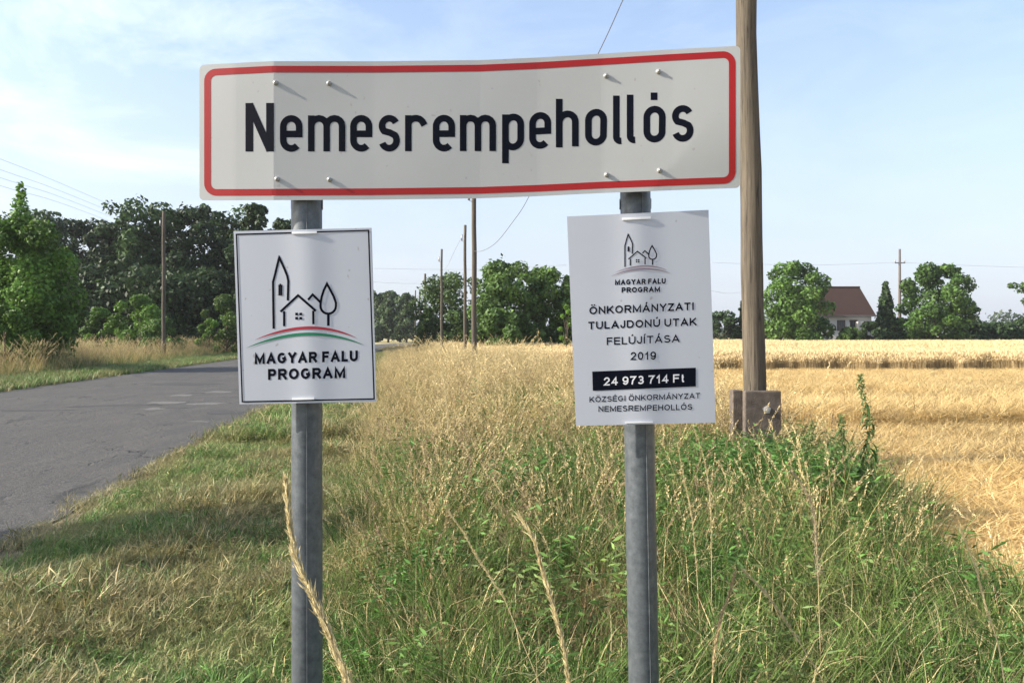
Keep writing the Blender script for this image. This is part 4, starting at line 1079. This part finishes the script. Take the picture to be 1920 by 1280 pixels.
# right poster
Z4 = lambda X, Y: (1040+X/2.909, 380+Y/2.909)
e, sf, o_ = poster((1063, 406), (1328.5, 393.5), (1342, 792), (1080, 798), 2.088, .49, .004, .003, 'taller white poster with small emblem and dark price box on the right post')
def tf2(X, Y):
    # emblem of the left poster (its drawing pixels) to this one
    return Z4(312+(X-150)*.4255+(Y-240)*-.004, 168+(Y-240)*.385-(X-358)*.012)
emblem(e, sf, o_, tf2, 2.1, M['logo_faded'], M['logo_faded'], M['text'])
def tz(s, X0, Y0, X1, Y1, cap, bold, mat='text', off=.0006):
    a = Z4(X0, Y0); b = Z4(X1, Y1); text(e, sf, o_, s, a[0], a[1], b[0], b[1], cap/2.909, bold, M[mat], off)
tz('MAGYAR FALU', 329, 449, 606, 441, 29, .23); tz('PROGRAM', 365, 491, 575, 486, 29, .23)
tz('ÖNKORMÁNYZATI', 189, 609, 760, 585, 42, .19); tz('TULAJDONÚ UTAK', 183, 691, 774, 669, 42, .19)
tz('FELÚJÍTÁSA', 284, 776, 681, 760, 41, .165); tz('2019', 414, 858, 553, 855, 44, .165)
bp = [Z4(205, 920), Z4(770, 899), Z4(770, 1001), Z4(208, 1025)]
V = []; Fc = []; n = 24
for i in range(n+1):
    t = i/n
    for j in range(3):
        s_ = j/2; q0 = (bp[0][0]*(1-t)+bp[1][0]*t, bp[0][1]*(1-t)+bp[1][1]*t); q1 = (bp[3][0]*(1-t)+bp[2][0]*t, bp[3][1]*(1-t)+bp[2][1]*t)
        V.append(sf(q0[0]*(1-s_)+q1[0]*s_, q0[1]*(1-s_)+q1[1]*s_, .0009))
for i in range(n):
    for j in range(2): Fc.append((i*3+j, i*3+j+1, (i+1)*3+j+1, (i+1)*3+j))
sobj('price_box', V, Fc, M['text'], e, False, o_)
tz('24 973 714 Ft', 268, 997, 709, 978, 45, .17, 'white_text', .0013)
tz('KÖZSÉGI ÖNKORMÁNYZAT', 190, 1088, 793, 1066, 30, .165); tz('NEMESREMPEHOLLÓS', 239, 1140, 751, 1128, 31, .17)
strap(e, sf, o_, 1166, 1220, 410.5, 408, 4.5); strap(e, sf, o_, 1172, 1224, 792, 791, 2.4)

# ------------------------------------------------------------------ single stalks and weeds close by
def big_stalk(label, path, d0, d1, w0, w1, head_from=.0, seedcol=(.62, .52, .28), fluff=1.0, seed=0, ribs=True):
    """path: photo pixels from tip to foot; then on down to the ground"""
    rg = np.random.RandomState(seed)
    pts = smooth([P(px, py, d0+(d1-d0)*i/(len(path)-1)) for i, (px, py) in enumerate(path)], 10)
    foot = pts[-1].copy(); k = (pts[-1]-pts[-6]).normalized(); g = foot+k*((foot.z)/max(.2, -k.z)); g = Vector((foot.x+(g.x-foot.x)*.6, foot.y+(g.y-foot.y)*.6, 0))
    e = empty('grass_stalk', g); tag(e, label, 'grass stalk')
    all_ = [p-g for p in pts]+[(pts[-1]*(1-t)+g*t)-g for t in (.3, .6, 1)]
    N_ = len(pts); rad = [max(.0004, w0*(i/N_)**.6) for i in range(N_)]+[w0]*3
    m = MB(); m.tube(all_, rad, 7); m.build('stem', M['stalk'], e, True, cols=None)
    t = Rib(); nh = int(N_*(1-head_from))
    for i in range(nh):
        p = np.array(pts[i]-g); dn = np.array((pts[max(0, i-1)]-pts[min(N_-1, i+1)]).normalized()); tt = i/nh
        ww = w1*(.12+.8*tt**.8)*(.6+.9*rg.rand())*fluff
        for _ in range(22):
            t.flake(p+rg.randn(3)*ww*.38-dn*rg.rand()*.012, dn+rg.randn(3)*.20, .014*(.4+1.3*rg.rand()**2), .0022, np.array(seedcol)*rg.uniform(.65, 1.2))
    V, T_, C = t.arr(); obj('seed_head', mesh('seed_head', V, T_, M['leaf'], C), e)
    return e
M['stalk'] = simple('dry_stalk', (.46, .36, .19), .7, .3, var=.2, scale=30)
#STALKS
big_stalk('thick pale grass stalk crossing in front of the left post', [(536, 903), (540, 955), (548, 1010), (556, 1052), (580, 1105), (604, 1160), (628, 1215), (655, 1285)], 1.05, .92, .0022, .0065, 0, seed=1)
big_stalk('curved pale grass stalk standing between the posts, nearer the right one', [(974, 968), (1000, 1010), (1015, 1062), (1030, 1110), (1043, 1160), (1058, 1220), (1068, 1290)], 1.35, 1.25, .0016, .0045, 0, seed=2)
big_stalk('arching pale seed stalk on the verge right of the right post', [(1486, 885), (1508, 915), (1524, 955), (1530, 1010), (1534, 1080)], 3.0, 3.1, .0016, .016, 0, fluff=1.2, seed=3, seedcol=(.5, .40, .27))
big_stalk('long leaning straw stalk towards the lower right corner', [(1800, 990), (1828, 1060), (1850, 1140), (1872, 1210), (1884, 1285)], 2.5, 2.3, .0022, .005, .4, seed=4)
big_stalk('short forked straw stalk just right of the right post foot', [(1378, 1075), (1368, 1110), (1352, 1160), (1340, 1220), (1335, 1290)], 2.2, 2.1, .0022, .007, .1, seed=5, seedcol=(.42, .32, .17))
big_stalk('thin bent straw stalk pointing up-left in the middle of the tall grass', [(842, 960), (870, 1000), (892, 1040), (915, 1075), (945, 1120)], 2.9, 2.8, .0016, .007, 0, seed=6)
big_stalk('feathery stalk leaning left beside the right post', [(1395, 1070), (1425, 1100), (1450, 1130), (1490, 1190), (1540, 1270)], 2.3, 2.2, .0016, .006, .2, seed=7)
big_stalk('tall straight dry stalk right of the right post, below the poster', [(1300, 800), (1320, 860), (1332, 940), (1334, 1040)], 3.6, 3.6, .0016, .010, 0, seed=8)
big_stalk('tall dry stalk close to the right edge of the right post', [(1270, 830), (1283, 900), (1296, 960), (1306, 1060)], 3.4, 3.4, .0018, .009, 0, seed=9)
big_stalk('pale stalk rising above the grass left of the middle poles', [(822, 640), (830, 690), (836, 740), (840, 800)], 7, 7, .004, .022, 0, seed=10)
#ENDSTALKS

leafm = M['weed']
def leaf_mesh(L_, W_, droop, col, fold=.25):
    V = []; C = []; n = 6
    for i in range(n+1):
        t = i/n; w_ = W_*.5*math.sin(PI*min(1, t*.93+.05))**.8*(1-.25*t); x = L_*t*math.cos(droop*t); z = -L_*t*math.sin(droop*t)
        V += [(x, -w_, z+w_*fold), (x, 0, z), (x, w_, z+w_*fold)]; C += [col]*3
    Fc = []
    for i in range(n): a = 3*i; Fc += [(a, a+1, a+4, a+3), (a+1, a+2, a+5, a+4)]
    return mesh('leaf', V, Fc, leafm, np.array(C), True)
LM = [leaf_mesh(.15, .040, .9, (.055, .11, .028)), leaf_mesh(.12, .034, 1.3, (.085, .13, .04)), leaf_mesh(.09, .028, .6, (.06, .125, .03))]
M['weed_stem'] = simple('weed_stem', (.13, .15, .06), .7, var=.3)
def weed(label, px, ptop, d, nleaf, seed, z0=.25, sway=.05, scale=1.0, cat='weed', top_seeds=True, group='tall weeds beside the large pole'):
    rg = random.Random(seed); x = (px-960)/F*d; h = EYE+(HOR-ptop)/F*d
    e = empty('nettle_plant', (x, d, 0)); tag(e, label, cat, group)
    sp = lambda z: Vector((sway*math.sin(z*2.1)+.02*math.sin(z*9), .02*math.sin(z*5), z))
    m = MB(); m.tube([sp(h*i/14) for i in range(15)], [.0065*(1-.75*i/14) for i in range(15)], 6); m.build('stem', M['weed_stem'], e, True)
    for i in range(nleaf):
        t = i/nleaf; z = z0+(h-z0)*t; o = obj('leaf', LM[rg.randrange(3)], e); o.location = sp(z)
        s = scale*(1.1-.75*t)*rg.uniform(.75, 1.15); o.scale = (s, s, s); o.rotation_euler = (rg.uniform(-.3, .3), rg.uniform(-.5, .4), (i % 2)*PI+(i//2 % 2)*PI/2+rg.uniform(-.4, .4))
    if top_seeds:
        t = Rib()
        for i in range(260):
            q = rg.random(); z = z0+(h-z0)*(.45+.56*q); p = sp(z)
            t.flake((p.x+rg.gauss(0, .026*(1.25-q)), p.y+rg.gauss(0, .026*(1.25-q)), z), (rg.gauss(0, .6), rg.gauss(0, .6), .3), .028, .013, np.array((.20, .24, .09))*rg.uniform(.6, 1.4))
        V, T_, C = t.arr(); obj('seed_head', mesh('seed_head', V, T_, leafm, C), e)
    return e
#WEEDS
weed('tallest nettle-like weed standing against the yellow field', 1612, 704, 5.9, 76, 1, .30, scale=1.15)
weed('second tall weed, left of the tallest one', 1560, 778, 5.9, 60, 2, .3, scale=1.15)
weed('shorter weed nearest the concrete stub', 1508, 790, 6.4, 34, 3, .3, scale=1.0)
weed('dark leafy weed between the second weed and the tall grass', 1545, 830, 5.8, 34, 4, .2, top_seeds=False)
weed('drooping weed just right of the tallest weed', 1630, 850, 5.9, 22, 5, .2, top_seeds=False)
weed('low weed growing in front of the concrete stub', 1445, 825, 6.9, 34, 6, .1, top_seeds=False)
weed('low weed at the left corner of the concrete stub', 1400, 818, 7.1, 34, 7, .1, top_seeds=False)
weed('low weed below the left concrete stub', 1372, 838, 6.7, 30, 8, .1, top_seeds=False)
# leafy ground plants round the stub
TL_ = [tuft_leafy(), tuft_leafy()]
n = 230; x = rs.normal(2.35, .6, n); y = rs.normal(6.7, .7, n); ok = (x < fieldL(y)-.1) & (x/y < .47) & ~((np.abs(x-2.75) < .35) & (np.abs(y-8.2) < .3))
y2 = rs.normal(6.3, .35, 45); x2 = y2*rs.normal(.43, .03, 45); x = np.r_[x[ok], x2]; y = np.r_[y[ok], y2]
lay('leafy_undergrowth', x, y, 0, rs.randint(0, 2, len(x)), TL_, M['weed'], 'leafy green undergrowth around the foot of the large wooden pole', 'undergrowth', sc=rs.uniform(.7, 1.25, len(x)))

# ------------------------------------------------------------------ summer haze
hm_ = bpy.data.materials.new('haze'); hm_.use_nodes = True; hn = hm_.node_tree; hn.nodes.remove(hn.nodes['Principled BSDF'])
pv = hn.nodes.new('ShaderNodeVolumePrincipled'); pv.inputs['Color'].default_value = (.93, .96, 1, 1); pv.inputs['Density'].default_value = .00022; pv.inputs['Anisotropy'].default_value = .2
hn.links.new(pv.outputs[0], hn.nodes['Material Output'].inputs['Volume'])
m = MB(); m.box((-420, -60, -1.1), (420, 520, 30)); o = m.build('haze', hm_); tag(o, 'thin pale summer haze in the air over the field and road', 'haze', kind='stuff')
